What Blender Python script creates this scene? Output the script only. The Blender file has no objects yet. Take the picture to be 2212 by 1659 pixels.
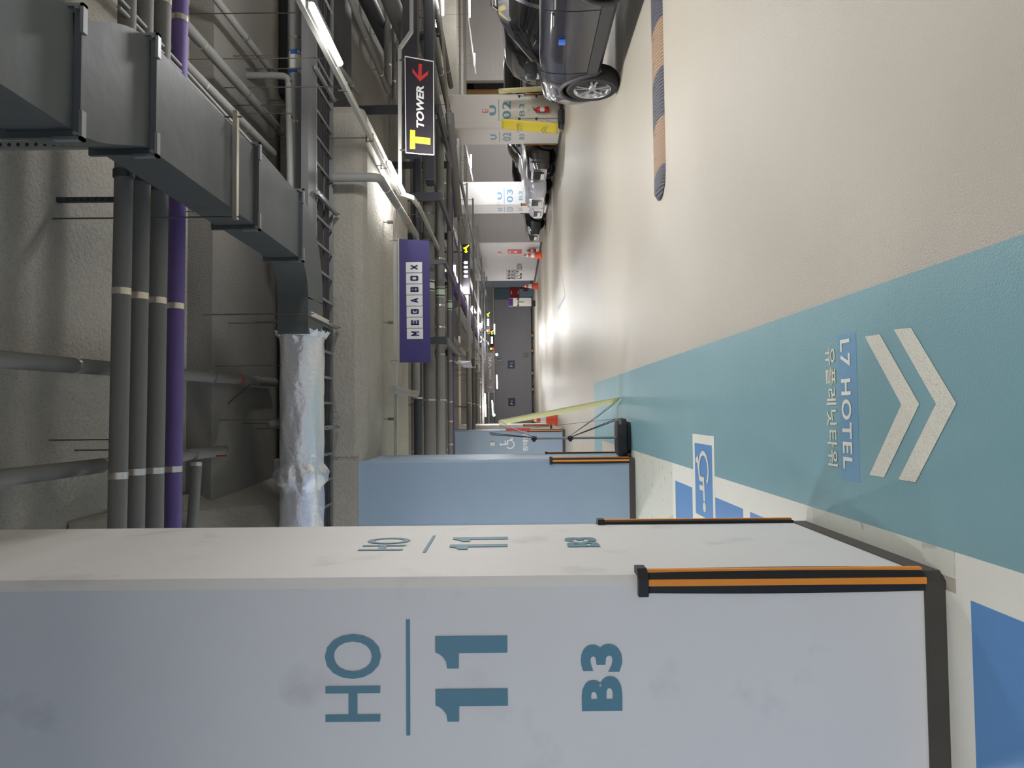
import bpy, bmesh, math, random
from mathutils import Vector, Matrix
from mathutils.bvhtree import BVHTree
random.seed(7)
S = bpy.context.scene
COL = S.collection
V3 = Vector

# ---------------------------------------------------------------- camera (phone held on its side: the picture is turned a quarter)
W, H_ = 2212, 1659
FPX = 1540.0
YAW = math.atan(60.5 / FPX)
ROLL = 0.0095
CAMZ = 1.55
FWD = V3((math.sin(YAW), math.cos(YAW), 0))
RGT = V3((math.cos(YAW), -math.sin(YAW), 0))
DWN = V3((0, 0, -1))
VA = (DWN - RGT * ROLL).normalized()
UA = (RGT + DWN * ROLL).normalized()
cd = bpy.data.cameras.new('camera'); cam = bpy.data.objects.new('camera', cd); COL.objects.link(cam)
m = Matrix.Identity(4)
for i in range(3):
    m[i][0] = VA[i]; m[i][1] = UA[i]; m[i][2] = -FWD[i]
m[2][3] = CAMZ
cam.matrix_world = m
cd.sensor_width = 36; cd.lens = 36 * FPX / W
cd.shift_x = 1.0 / W
cd.clip_start = .02; cd.clip_end = 300
S.camera = cam

# ---------------------------------------------------------------- world, exposure
S.view_settings.view_transform = 'Standard'; S.view_settings.look = 'None'
S.view_settings.gamma = 1; S.view_settings.use_curve_mapping = False
S.view_settings.exposure = 0.82
w = bpy.data.worlds.new('garage_air'); S.world = w; w.use_nodes = True
w.node_tree.nodes['Background'].inputs[0].default_value = (.8, .86, 1, 1)
w.node_tree.nodes['Background'].inputs[1].default_value = .05
S.cycles.use_denoising = True
S.cycles.max_bounces = 6; S.cycles.diffuse_bounces = 4; S.cycles.glossy_bounces = 3
S.cycles.sample_clamp_indirect = 6

LAMP_W = 40.0      # watts of one 1.2 m LED batten
SPILL = 1.1
TUBE_E = 22.0      # tube surface emission

BEAMS = ((20.2, 21.3), (27.6, 28.8), (33.6, 34.4), (40.5, 41.3), (46.5, 47.3))
ZBEAM = 3.6
def top_at(x, y):      # underside of the ceiling above a point
    if y < 7.1: return 4.79
    if 9.02 < y < 12.9 and x < 4: return 3.4
    for a, b in BEAMS:
        if a < y < b: return ZBEAM
    return 4.54
# ---------------------------------------------------------------- measuring helpers: a point of the place from a sight line and one known coordinate
def _ray(x, y):
    u = H_ - y
    return FWD + UA * ((u - 829.5) / FPX) + VA * ((x - 1105.0) / FPX)
def onY(x, y, Y):
    d = _ray(x, y); t = Y / d.y
    return V3((d.x * t, Y, CAMZ + d.z * t))
def onX(x, y, X):
    d = _ray(x, y); t = X / d.x
    return V3((X, d.y * t, CAMZ + d.z * t))
def onZ(x, y, Z=0.0):
    d = _ray(x, y); t = (Z - CAMZ) / d.z
    return V3((d.x * t, d.y * t, Z))

# ---------------------------------------------------------------- materials
def lin(c):
    return tuple(((v / 255) / 12.92 if v / 255 <= .04045 else (((v / 255) + .055) / 1.055) ** 2.4) for v in c) + (1,)
MATS = {}
def mat(name, rgb, rough=.5, metal=0, var=0, vscale=4, bump=0, bscale=80, coat=0, emit=0, spec=.5, speck=None, mottled=None):
    if name in MATS: return MATS[name]
    mt = bpy.data.materials.new(name); mt.use_nodes = True; MATS[name] = mt
    nt = mt.node_tree; N = nt.nodes; L = nt.links; b = N['Principled BSDF']
    c = lin(rgb)
    b.inputs['Base Color'].default_value = c
    b.inputs['Roughness'].default_value = rough; b.inputs['Metallic'].default_value = metal
    b.inputs['Specular IOR Level'].default_value = spec
    if coat: b.inputs['Coat Weight'].default_value = coat; b.inputs['Coat Roughness'].default_value = .04
    if emit:
        b.inputs['Emission Color'].default_value = c; b.inputs['Emission Strength'].default_value = emit
    geo = None
    if var or bump or speck or mottled:
        geo = N.new('ShaderNodeNewGeometry')
    col_out = None
    if var:
        n = N.new('ShaderNodeTexNoise'); n.inputs['Scale'].default_value = vscale; n.inputs['Detail'].default_value = 6; n.inputs['Roughness'].default_value = .6
        L.new(geo.outputs['Position'], n.inputs['Vector'])
        mx = N.new('ShaderNodeMix'); mx.data_type = 'RGBA'
        mx.inputs['A'].default_value = tuple(v * (1 - var) for v in c[:3]) + (1,)
        mx.inputs['B'].default_value = tuple(min(1, v * (1 + var)) for v in c[:3]) + (1,)
        L.new(n.outputs['Fac'], mx.inputs['Factor']); col_out = mx.outputs['Result']
    if mottled:   # (rgb, scale, lo, hi) worn or stained patches with a shape of their own
        n = N.new('ShaderNodeTexNoise'); n.inputs['Scale'].default_value = mottled[1]; n.inputs['Detail'].default_value = 8
        L.new(geo.outputs['Position'], n.inputs['Vector'])
        r = N.new('ShaderNodeMapRange'); r.inputs['From Min'].default_value = mottled[2]; r.inputs['From Max'].default_value = mottled[3]
        L.new(n.outputs['Fac'], r.inputs['Value'])
        mx = N.new('ShaderNodeMix'); mx.data_type = 'RGBA'
        if col_out: L.new(col_out, mx.inputs['A'])
        else: mx.inputs['A'].default_value = c
        mx.inputs['B'].default_value = lin(mottled[0]); L.new(r.outputs['Result'], mx.inputs['Factor']); col_out = mx.outputs['Result']
    if speck:     # (rgb, scale, threshold) fine dark specks
        n = N.new('ShaderNodeTexNoise'); n.inputs['Scale'].default_value = speck[1]; n.inputs['Detail'].default_value = 3
        L.new(geo.outputs['Position'], n.inputs['Vector'])
        r = N.new('ShaderNodeMapRange'); r.inputs['From Min'].default_value = speck[2]; r.inputs['From Max'].default_value = speck[2] + .06
        L.new(n.outputs['Fac'], r.inputs['Value'])
        mx = N.new('ShaderNodeMix'); mx.data_type = 'RGBA'
        if col_out: L.new(col_out, mx.inputs['A'])
        else: mx.inputs['A'].default_value = c
        mx.inputs['B'].default_value = lin(speck[0]); L.new(r.outputs['Result'], mx.inputs['Factor']); col_out = mx.outputs['Result']
    if col_out: L.new(col_out, b.inputs['Base Color'])
    if bump:
        n = N.new('ShaderNodeTexNoise'); n.inputs['Scale'].default_value = bscale; n.inputs['Detail'].default_value = 4
        L.new(geo.outputs['Position'], n.inputs['Vector'])
        bp = N.new('ShaderNodeBump'); bp.inputs['Strength'].default_value = bump; bp.inputs['Distance'].default_value = .02
        L.new(n.outputs['Fac'], bp.inputs['Height']); L.new(bp.outputs['Normal'], b.inputs['Normal'])
    return mt
FLOOR = mat('beige_epoxy', (180, 173, 158), rough=.36, var=.07, vscale=.9, bump=.34, bscale=150, spec=.5, speck=((120, 108, 92), 260, .70))
TEAL = mat('teal_epoxy', (122, 162, 170), rough=.36, var=.08, vscale=1.5, bump=.16, bscale=130, spec=.5)
TEAL2 = mat('blue_patch_epoxy', (112, 154, 184), rough=.36, bump=.12, bscale=130, var=.04)
WHITEL = mat('white_line_paint', (222, 222, 212), rough=.5, var=.05, vscale=6, bump=.08, bscale=140)
WORNW = mat('worn_white_paint', (216, 214, 200), rough=.55, var=.05, vscale=5, speck=((90, 100, 100), 330, .60))
PALEW = mat('pale_filler_paint', (204, 206, 194), rough=.5, var=.08, vscale=9, mottled=((150, 146, 132), 9, .60, .72))
BLUEP = mat('blue_slot_paint', (86, 136, 190), rough=.5, var=.04, vscale=8, bump=.05, bscale=120)
KERB = mat('dark_band_paint', (70, 67, 62), rough=.55, var=.18, vscale=7, bump=.1, bscale=60)
WPAINT = mat('white_wall_paint', (228, 226, 223), rough=.55, var=.035, vscale=3, mottled=((200, 198, 196), 3.2, .60, .82))
CPAINT = mat('cream_wall_paint', (206, 200, 192), rough=.55, var=.05, vscale=2.5)
BPAINT = mat('blue_column_paint', (148, 168, 188), rough=.5, var=.05, vscale=2.2, bump=.03, bscale=40)
LETT = mat('teal_letter_paint', (88, 136, 154), rough=.5)
LETTB = mat('sky_letter_paint', (120, 172, 204), rough=.5)
SPRAY = mat('sprayed_fireproofing', (164, 160, 150), rough=.95, var=.16, vscale=3, bump=1.0, bscale=26, speck=((112, 108, 98), 150, .60))
SPRAY2 = mat('smooth_fireproofing', (128, 125, 119), rough=.92, var=.12, vscale=2, bump=.55, bscale=60, speck=((92, 90, 84), 160, .62))
INSUL = mat('grey_pipe_wrap', (116, 115, 112), rough=.75, var=.05, vscale=5, bump=.12, bscale=25)
INSUL2 = mat('light_pipe_wrap', (136, 136, 133), rough=.6, var=.05, vscale=4, bump=.08, bscale=20)
PURP = mat('purple_pipe_wrap', (104, 86, 142), rough=.7, var=.06, vscale=5, bump=.12, bscale=25)
STEEL = mat('bright_steel', (214, 208, 198), rough=.28, metal=.9)
GALV = mat('galvanised_steel', (150, 153, 155), rough=.45, metal=.7, var=.08, vscale=8)
DUCT = mat('duct_sheet_steel', (88, 93, 94), rough=.55, metal=.3, var=.07, vscale=5, bump=.25, bscale=4)
FOIL = mat('aluminium_foil', (236, 238, 244), rough=.3, metal=.75, bump=.45, bscale=22)
DKST = mat('dark_painted_steel', (62, 64, 70), rough=.5, metal=.2, var=.05)
ROD = mat('threaded_rod_steel', (110, 106, 100), rough=.5, metal=.7)
RAILM = mat('grey_lighting_rail', (176, 174, 168), rough=.45, metal=.2)
BLK = mat('black_rubber', (26, 27, 32), rough=.55, var=.1)
BLKP = mat('black_plastic', (34, 34, 37), rough=.5, bump=.08, bscale=150)
ORG = mat('orange_reflective', (240, 148, 44), rough=.45, var=.05)
TANR = mat('tan_bump_rubber', (142, 116, 92), rough=.6, var=.12, vscale=14)
DKR = mat('charcoal_bump_rubber', (70, 70, 78), rough=.6, var=.1, vscale=14)
NAVY = mat('megabox_navy', (60, 54, 118), rough=.55)
TILEW = mat('sign_white', (232, 232, 230), rough=.5)
SIGNBK = mat('sign_black', (42, 38, 44), rough=.5)
YEL = mat('sign_yellow', (246, 222, 66), rough=.5)
REDP = mat('sign_red', (206, 58, 60), rough=.5)
BRED = mat('extinguisher_red', (200, 24, 34), rough=.25, coat=.4)
CONEO = mat('cone_orange', (236, 84, 44), rough=.5)
def cloth(name, rgb):
    mt = mat(name, rgb, rough=.8); nt = mt.node_tree; N = nt.nodes; L = nt.links
    tr_ = N.new('ShaderNodeBsdfTranslucent'); tr_.inputs['Color'].default_value = lin(rgb); mx = N.new('ShaderNodeMixShader'); mx.inputs[0].default_value = .4
    L.new(N['Principled BSDF'].outputs[0], mx.inputs[1]); L.new(tr_.outputs[0], mx.inputs[2]); L.new(mx.outputs[0], N['Material Output'].inputs['Surface'])
    return mt
BANY = cloth('banner_yellow', (255, 240, 96)); BANC = cloth('banner_cream', (252, 250, 212))
TUBE = mat('led_tube', (255, 250, 255), emit=TUBE_E)
PANELW = mat('floodlight_glow', (255, 255, 255), emit=9)
LEDY = mat('led_yellow', (240, 250, 20), emit=3)
LEDW = mat('led_white', (255, 255, 255), emit=4)
LEDR = mat('led_red', (255, 30, 40), emit=3)
LEDG = mat('led_green', (120, 255, 190), emit=4)
GREYS = mat('grey_sign_board', (140, 132, 134), rough=.5)
BLUES = mat('dark_blue_sign', (52, 54, 92), rough=.5)
PURS = mat('purple_sign', (84, 40, 120), rough=.5)
WOODB = mat('brown_plywood', (176, 134, 78), rough=.7, var=.1)
LABELW = mat('label_white', (214, 212, 204), rough=.5)
LABELB = mat('label_blue', (40, 96, 170), rough=.5)
LABELG = mat('label_green', (40, 120, 76), rough=.5)
TAPER = mat('red_tape', (190, 52, 48), rough=.5)
COPPER = mat('copper_tube', (150, 92, 70), rough=.4, metal=.6)

def brick_mat(name, rgb):      # painted block wall: courses 0.2 m high
    mt = mat(name, rgb, rough=.6, var=.04, vscale=1.5)
    nt = mt.node_tree; N = nt.nodes; L = nt.links; b = N['Principled BSDF']
    geo = N.new('ShaderNodeNewGeometry'); sx = N.new('ShaderNodeSeparateXYZ'); L.new(geo.outputs['Position'], sx.inputs[0])
    add = N.new('ShaderNodeMath'); add.operation = 'ADD'; L.new(sx.outputs['X'], add.inputs[0]); L.new(sx.outputs['Y'], add.inputs[1])
    cb = N.new('ShaderNodeCombineXYZ'); L.new(add.outputs[0], cb.inputs['X']); L.new(sx.outputs['Z'], cb.inputs['Y'])
    br = N.new('ShaderNodeTexBrick'); L.new(cb.outputs[0], br.inputs['Vector'])
    br.inputs['Scale'].default_value = 1; br.inputs['Brick Width'].default_value = .8; br.inputs['Row Height'].default_value = .2
    br.inputs['Mortar Size'].default_value = .006; br.inputs['Color1'].default_value = (1, 1, 1, 1); br.inputs['Color2'].default_value = (.97, .97, .97, 1); br.inputs['Mortar'].default_value = (.87, .87, .87, 1)
    old = b.inputs['Base Color'].links[0].from_socket
    mx = N.new('ShaderNodeMix'); mx.data_type = 'RGBA'; mx.blend_type = 'MULTIPLY'; mx.inputs['Factor'].default_value = 1
    L.new(old, mx.inputs['A']); L.new(br.outputs['Color'], mx.inputs['B']); L.new(mx.outputs['Result'], b.inputs['Base Color'])
    return mt
BLOCKW = brick_mat('painted_block_wall', (192, 188, 186))
BLOCKG = brick_mat('grey_block_wall', (160, 160, 164))

# ---------------------------------------------------------------- mesh helpers
class MB:
    def __init__(s): s.v = []; s.f = []
    def add(s, vs, fs):
        k = len(s.v); s.v += [tuple(v) for v in vs]; s.f += [tuple(i + k for i in f) for f in fs]; return s
    def box(s, x0, x1, y0, y1, z0, z1):
        return s.add([(x0, y0, z0), (x1, y0, z0), (x1, y1, z0), (x0, y1, z0), (x0, y0, z1), (x1, y0, z1), (x1, y1, z1), (x0, y1, z1)],
                     [(0, 3, 2, 1), (4, 5, 6, 7), (0, 1, 5, 4), (1, 2, 6, 5), (2, 3, 7, 6), (3, 0, 4, 7)])
    def slab(s, poly, n, t):      # polygon (3D points) thickened by t along n
        n = V3(n).normalized(); k = len(poly); a = [V3(p) for p in poly]; b = [p + n * t for p in a]
        return s.add(a + b, [tuple(range(k))[::-1], tuple(range(k, 2 * k))] + [(i, (i + 1) % k, k + (i + 1) % k, k + i) for i in range(k)])
    def bar(s, a, b, w, h, up=(0, 0, 1)):    # rectangular bar from a to b
        a = V3(a); b = V3(b); d = (b - a).normalized(); up = V3(up)
        if abs(d.dot(up)) > .95: up = V3((0, 1, 0))
        x = d.cross(up).normalized(); z = x.cross(d).normalized()
        q = [x * (sx * w / 2) + z * (sz * h / 2) for sx, sz in ((-1, -1), (1, -1), (1, 1), (-1, 1))]
        return s.add([a + p for p in q] + [b + p for p in q], [(0, 1, 2, 3), (7, 6, 5, 4), (0, 4, 5, 1), (1, 5, 6, 2), (2, 6, 7, 3), (3, 7, 4, 0)])
    def tube(s, pts, r, n=16, cap=True, rr=None):
        pts = [V3(p) for p in pts]; m = len(pts); k0 = len(s.v)
        d0 = (pts[1] - pts[0]).normalized(); up = V3((0, 0, 1)) if abs(d0.z) < .9 else V3((0, 1, 0))
        x = d0.cross(up).normalized(); vs = []; fs = []
        for i, p in enumerate(pts):
            d = ((pts[min(i + 1, m - 1)] - p).normalized() + (p - pts[max(i - 1, 0)]).normalized())
            d = d.normalized() if d.length > 1e-6 else d0
            x = (x - d * x.dot(d)).normalized(); y = d.cross(x)
            ri = rr[i] if rr else r
            for j in range(n):
                a = 2 * math.pi * j / n; vs.append(p + (x * math.cos(a) + y * math.sin(a)) * ri)
        for i in range(m - 1):
            for j in range(n):
                fs.append((i * n + j, i * n + (j + 1) % n, (i + 1) * n + (j + 1) % n, (i + 1) * n + j))
        if cap: fs.append(tuple(range(n))[::-1]); fs.append(tuple((m - 1) * n + j for j in range(n)))
        return s.add(vs, fs)
    def lathe(s, prof, o=(0, 0, 0), ax=(0, 0, 1), n=32):   # prof: (radius, height)
        o = V3(o); ax = V3(ax).normalized(); up = V3((0, 0, 1)) if abs(ax.z) < .9 else V3((1, 0, 0))
        x = ax.cross(up).normalized(); y = ax.cross(x); vs = []; fs = []; m = len(prof)
        for r, h in prof:
            for j in range(n):
                a = 2 * math.pi * j / n; vs.append(o + ax * h + (x * math.cos(a) + y * math.sin(a)) * max(r, 1e-4))
        for i in range(m - 1):
            for j in range(n): fs.append((i * n + j, i * n + (j + 1) % n, (i + 1) * n + (j + 1) % n, (i + 1) * n + j))
        return s.add(vs, fs)
    def build(s, name, mt, parent=None, smooth=False, bev=0, fix=True):
        me = bpy.data.meshes.new(name); me.from_pydata(s.v, [], s.f); me.validate()
        if fix:
            b = bmesh.new(); b.from_mesh(me); bmesh.ops.recalc_face_normals(b, faces=b.faces); b.to_mesh(me); b.free()
        o = bpy.data.objects.new(name, me); COL.objects.link(o); me.materials.append(mt)
        if smooth:
            for p in me.polygons: p.use_smooth = True
            me.set_sharp_from_angle(angle=math.radians(40))
        if bev:
            bm_ = o.modifiers.new('edge', 'BEVEL'); bm_.width = bev; bm_.segments = 2; bm_.limit_method = 'ANGLE'
        if parent:
            o.parent = parent; o.matrix_parent_inverse = Matrix.Translation(parent.location).inverted() if parent.type == 'EMPTY' else Matrix.Identity(4)
        return o
def tag(o, label=None, cat=None, group=None, kind=None):
    if label: o['label'] = label
    if cat: o['category'] = cat
    if group: o['group'] = group
    if kind: o['kind'] = kind
    return o
def thing(name, loc, label, cat, group=None):   # Empty at the base; children are given in world coordinates
    o = bpy.data.objects.new(name, None); COL.objects.link(o); o.location = loc; o.empty_display_size = .1
    return tag(o, label, cat, group)
def copy_tree(o, parent=None):
    c = o.copy(); COL.objects.link(c)
    if parent: c.parent = parent
    for ch in o.children: copy_tree(ch, c)
    return c
def relabel(o, txt): o['label'] = txt; return o

# lettering: flat cut-out shapes on a plane.  o: lower left corner, u: reading direction, v: up, box w x h
def text_mesh(s, bold=0, shear=0, spacing=1):
    cu = bpy.data.curves.new('lettering', 'FONT'); cu.body = s; cu.size = 1; cu.offset = bold; cu.shear = shear; cu.space_character = spacing; cu.resolution_u = 4
    ob = bpy.data.objects.new('lettering', cu); COL.objects.link(ob)
    dg = bpy.context.evaluated_depsgraph_get(); me = bpy.data.meshes.new_from_object(ob.evaluated_get(dg))
    vs = [tuple(v.co) for v in me.vertices]; fs = [tuple(p.vertices) for p in me.polygons]
    bpy.data.objects.remove(ob); bpy.data.curves.remove(cu); bpy.data.meshes.remove(me)
    return vs, fs
def place2d(mb, vs, fs, o, u, v, w, h, lift=.002, box=None):
    u = V3(u).normalized(); v = V3(v).normalized(); n = u.cross(v); o = V3(o)
    xs = [p[0] for p in vs]; ys = [p[1] for p in vs]
    x0, x1, y0, y1 = box or (min(xs), max(xs), min(ys), max(ys))
    mb.add([o + u * ((p[0] - x0) / (x1 - x0) * w) + v * ((p[1] - y0) / (y1 - y0) * h) + n * lift for p in vs], fs)
def text_on(mb, s, o, u, v, w, h, lift=.002, bold=0, shear=0, spacing=1):
    vs, fs = text_mesh(s, bold, shear, spacing); place2d(mb, vs, fs, o, u, v, w, h, lift)
ONE = [(.47, 0), (1, 0), (1, 1), (.5, 1), (.45, .945), (.36, .895), (.22, .85), (0, .835), (0, .675), (.47, .675)]
def ones_on(mb, o, u, v, w, h, lift=.002):    # the two figures 1 of "11"
    u = V3(u).normalized(); v = V3(v).normalized()
    for k in (0, 1):
        place2d(mb, ONE, [tuple(range(len(ONE)))], V3(o) + u * (k * w * .62), u, v, w * .38, h, lift, (0, 1, 0, 1))
def ring2d(cx, cy, r0, r1, a0, a1, n=24):
    vs = []; fs = []
    for i in range(n + 1):
        a = a0 + (a1 - a0) * i / n
        vs += [(cx + r0 * math.cos(a), cy + r0 * math.sin(a)), (cx + r1 * math.cos(a), cy + r1 * math.sin(a))]
    for i in range(n): fs.append((2 * i, 2 * i + 1, 2 * i + 3, 2 * i + 2))
    return vs, fs
def wheelchair(mb, o, u, v, w, h, lift=.003):
    B = (0, 1, 0, 1.25)
    st = [0]
    def P(vs, fs): st[0] += 1; place2d(mb, vs, fs, o, u, v, w, h, lift + st[0] * .0004, B)
    a, f = ring2d(.42, 1.14, 0.001, .10, 0, 2 * math.pi, 20); P(a, f)
    P([(.36, 1.02), (.47, 1.02), (.52, .54), (.40, .54)], [(0, 1, 2, 3)])
    P([(.44, .82), (.74, .82), (.74, .72), (.45, .72)], [(0, 1, 2, 3)])
    P([(.40, .64), (.74, .64), (.88, .26), (.97, .30), (1.0, .20), (.82, .12), (.67, .54), (.40, .54)], [(0, 7, 6, 1), (1, 6, 5, 2), (2, 5, 4, 3)])
    a, f = ring2d(.42, .38, .28, .37, math.radians(130), math.radians(352), 28); P(a, f)
def quad_floor(mb, pts, z): mb.slab([V3((p[0], p[1], 0.0005)) for p in pts], (0, 0, 1), z)

# ================================================================ THE SETTING
BX0, BX1, YB0 = -8.0, 20.0, -7.0
fl = tag(MB().box(BX0, BX1, YB0, 56, -.2, 0).build('floor', FLOOR), kind='structure')
def flpart(name, mb, mt, label): o = mb.build(name, mt, fl); o['label'] = label; return o
mb = MB(); quad_floor(mb, [(-.505, -7), (.522, -7), (.522, 13.33), (-4.5, 13.6), (-4.5, 12.7), (-.505, 12.3)], .0015)
flpart('walkway_band', mb, TEAL, 'teal painted walking lane')
mb = MB(); quad_floor(mb, [(.345, 3.19), (.345, 3.37), (-.33, 3.37), (-.33, 3.19)], .0025)
flpart('patch', mb, TEAL2, 'bluer rectangle painted under the white hotel name')
WL0, WL1 = -.505, -.66
mb = MB()
quad_floor(mb, [(-.655, -7), (-.505, -7), (-.505, 2.52), (-.655, 2.52)], .002)
quad_floor(mb, [(-8, 2.43), (-.65, 2.43), (-.65, 2.586), (-8, 2.586)], .0024)
flpart('parking_line', mb, WHITEL, 'white slot line beside the nearest column')
mb = MB(); quad_floor(mb, [(-.6, 2.52), (-.505, 2.52), (-.505, 3.70), (-.6, 3.70)], .002)
quad_floor(mb, [(-8, 6.92), (-.505, 6.92), (-.505, 9.3), (-.6, 9.3), (-.6, 9.02), (-8, 9.02)], .002)
flpart('filler_strip', mb, PALEW, 'pale streaky repainted strips')
mb = MB(); quad_floor(mb, [(-8, 3.70), (-.505, 3.70), (-.505, 6.92), (-8, 6.92)], .0022)
flpart('parking_line', mb, WHITEL, 'white border of the wheelchair slot')
def yat(x, y=1100): return onZ(x, y).y
mb = MB()
e = -.665
quad_floor(mb, [(-8, yat(1497)), (e, yat(1497)), (e, yat(1460.5)), (-8, yat(1460.5))], .003)
quad_floor(mb, [(-8, yat(1606)), (e, yat(1606)), (e, yat(1545)), (-8, yat(1545))], .003)
quad_floor(mb, [(-8, 3.9), (e, 3.9), (e, yat(1621)), (-8, yat(1621))], .003)
quad_floor(mb, [(-8, -7), (-.652, -7), (-.652, 2.44), (-8, 2.44)], .003)
flpart('slot_fill', mb, BLUEP, 'blue paint of the wheelchair slots')
sx0, sx1 = -.905, -.20
mb = MB(); quad_floor(mb, [(sx0 - .05, 5.475), (sx1, 5.475), (sx1, 6.12), (sx0 - .05, 6.12)], .0037)
flpart('symbol_frame', mb, WHITEL, 'white frame around the wheelchair symbol')
mb = MB(); quad_floor(mb, [(-.865, 5.535), (-.275, 5.535), (-.275, 6.055), (-.865, 6.055)], .0045)
flpart('symbol_ground', mb, BLUEP, 'blue square under the wheelchair symbol')
mb = MB(); wheelchair(mb, (-.325, 5.60, 0), (0, 1, 0), (-1, 0, 0), .42, .50, .006)
flpart('wheelchair_symbol', mb, WORNW, 'worn white wheelchair symbol')
# hotel name and chevrons, read by someone walking towards the camera
mb = MB(); a = onZ(1815, 737); text_on(mb, 'L7 HOTEL', (.322, 3.342, 0), (-1, 0, 0), (0, -1, 0), .60, .095, .005, bold=.022, spacing=1.15)
flpart('lettering', mb, WHITEL, 'white painted words L7 HOTEL')
mb = MB(); text_on(mb, '유플레닛타워', (.30, 3.50, 0), (-1, 0, 0), (0, -1, 0), .575, .105, .005, bold=.014, spacing=1.1)
flpart('lettering', mb, WORNW, 'white painted Korean words beyond the hotel name')
for k, pts in enumerate(([(.315, 3.106), (.015, 2.831), (-.287, 3.101), (-.286, 2.979), (.015, 2.706), (.311, 2.981)],
                         [(.318, 2.869), (.015, 2.600), (-.285, 2.869), (-.284, 2.748), (.015, 2.481), (.311, 2.746)])):
    mb = MB()
    P = [V3((p[0], p[1], .004)) for p in pts]
    mb.add(P, [(0, 1, 4, 5), (1, 2, 3, 4)])
    flpart('chevron_arrow', mb, WORNW, ('upper', 'lower')[k] + ' worn white chevron')
mb = MB()
for a, b in (((1205, 668), (1221, 640)), ((1221, 640), (1212, 582))):
    p, q = onZ(*a), onZ(*b); mb.bar(p + V3((0, 0, .001)), q + V3((0, 0, .001)), .12, .003)
flpart('floor_arrow', mb, mat('faint_grey_paint', (150, 160, 170), rough=.6), 'faint grey arrow outline')

tag(MB().box(BX0 - .3, BX0, YB0, 56, 0, 5).build('wall_left', BLOCKG), kind='structure')
tag(MB().box(BX0 - .3, BX1 + .3, YB0 - .3, YB0, 0, 5).build('wall_front', BLOCKW), kind='structure')
tag(MB().box(BX1, BX1 + .3, YB0, 56, 0, 5).build('wall_right', BLOCKW), kind='structure')
YBK = 51.0
tag(MB().box(BX0, 9, YBK, YBK + .3, 0, 5).build('wall_back', BLOCKG), kind='structure')
bw = tag(MB().box(8.15, 8.45, 34.0, 44.0, 0, 5).build('wall_slow', BLOCKW), kind='structure')
bw2 = tag(MB().box(8.45, 15.1, 34.0, 34.3, 0, 5).build('wall_bay', BLOCKW), kind='structure')
tag(MB().box(16.1, 20, 34.0, 34.3, 0, 5).build('wall_bay_right', BLOCKW), kind='structure')
tag(MB().box(15.0, 16.3, 35.4, 35.6, 0, 5).build('wall_recess', WOODB), kind='structure')
mb = MB()
tag(MB().box(8.13, 8.15, 34, 44, 0, .1).build('baseboard_slow', KERB), kind='structure')
tag(MB().box(BX0, 9, YBK - .03, YBK, 0, .12).build('baseboard_back', KERB), kind='structure')

# ceiling: high slab, a shallow step, and the deep dropped block between the columns
tag(MB().box(BX0, BX1, YB0, 7.1, 4.79, 5.1).build('ceiling', SPRAY), kind='structure')
tag(MB().box(BX0, BX1, 7.1, 56, 4.54, 5.1).build('ceiling_lower', SPRAY2), kind='structure')
mbx = MB(); mbx.box(-8, 4.0, 9.02, 12.9, 3.40, 4.54)
blk = mbx.build('ceiling_beam', SPRAY, bev=.14); tag(blk, kind='structure')
mb = MB(); mb.slab([(-.6, 6.9, 4.54), (-1.7, 6.9, 4.54), (-1.7, 9.02, 4.54), (-.6, 9.02, 4.54)], (0, 0, -1), .02)
mb = MB(); mb.add([(-.75, 5.2, 4.79), (-1.5, 5.2, 4.3), (-3, 5.2, 4.3), (-3, 5.2, 4.79), (-.75, 9.02, 4.6), (-1.1, 9.02, 4.05), (-3, 9.02, 4.05), (-3, 9.02, 4.6)],
                  [(0, 1, 2, 3), (7, 6, 5, 4), (0, 4, 5, 1), (1, 5, 6, 2), (2, 6, 7, 3), (3, 7, 4, 0)])
tag(mb.build('ceiling_haunch', SPRAY, bev=.03), kind='structure')
for k, (y0, y1) in enumerate(BEAMS):
    tag(MB().box(-8, 20, y0, y1, ZBEAM, 4.54).build('ceiling_beam', SPRAY), kind='structure')

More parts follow.
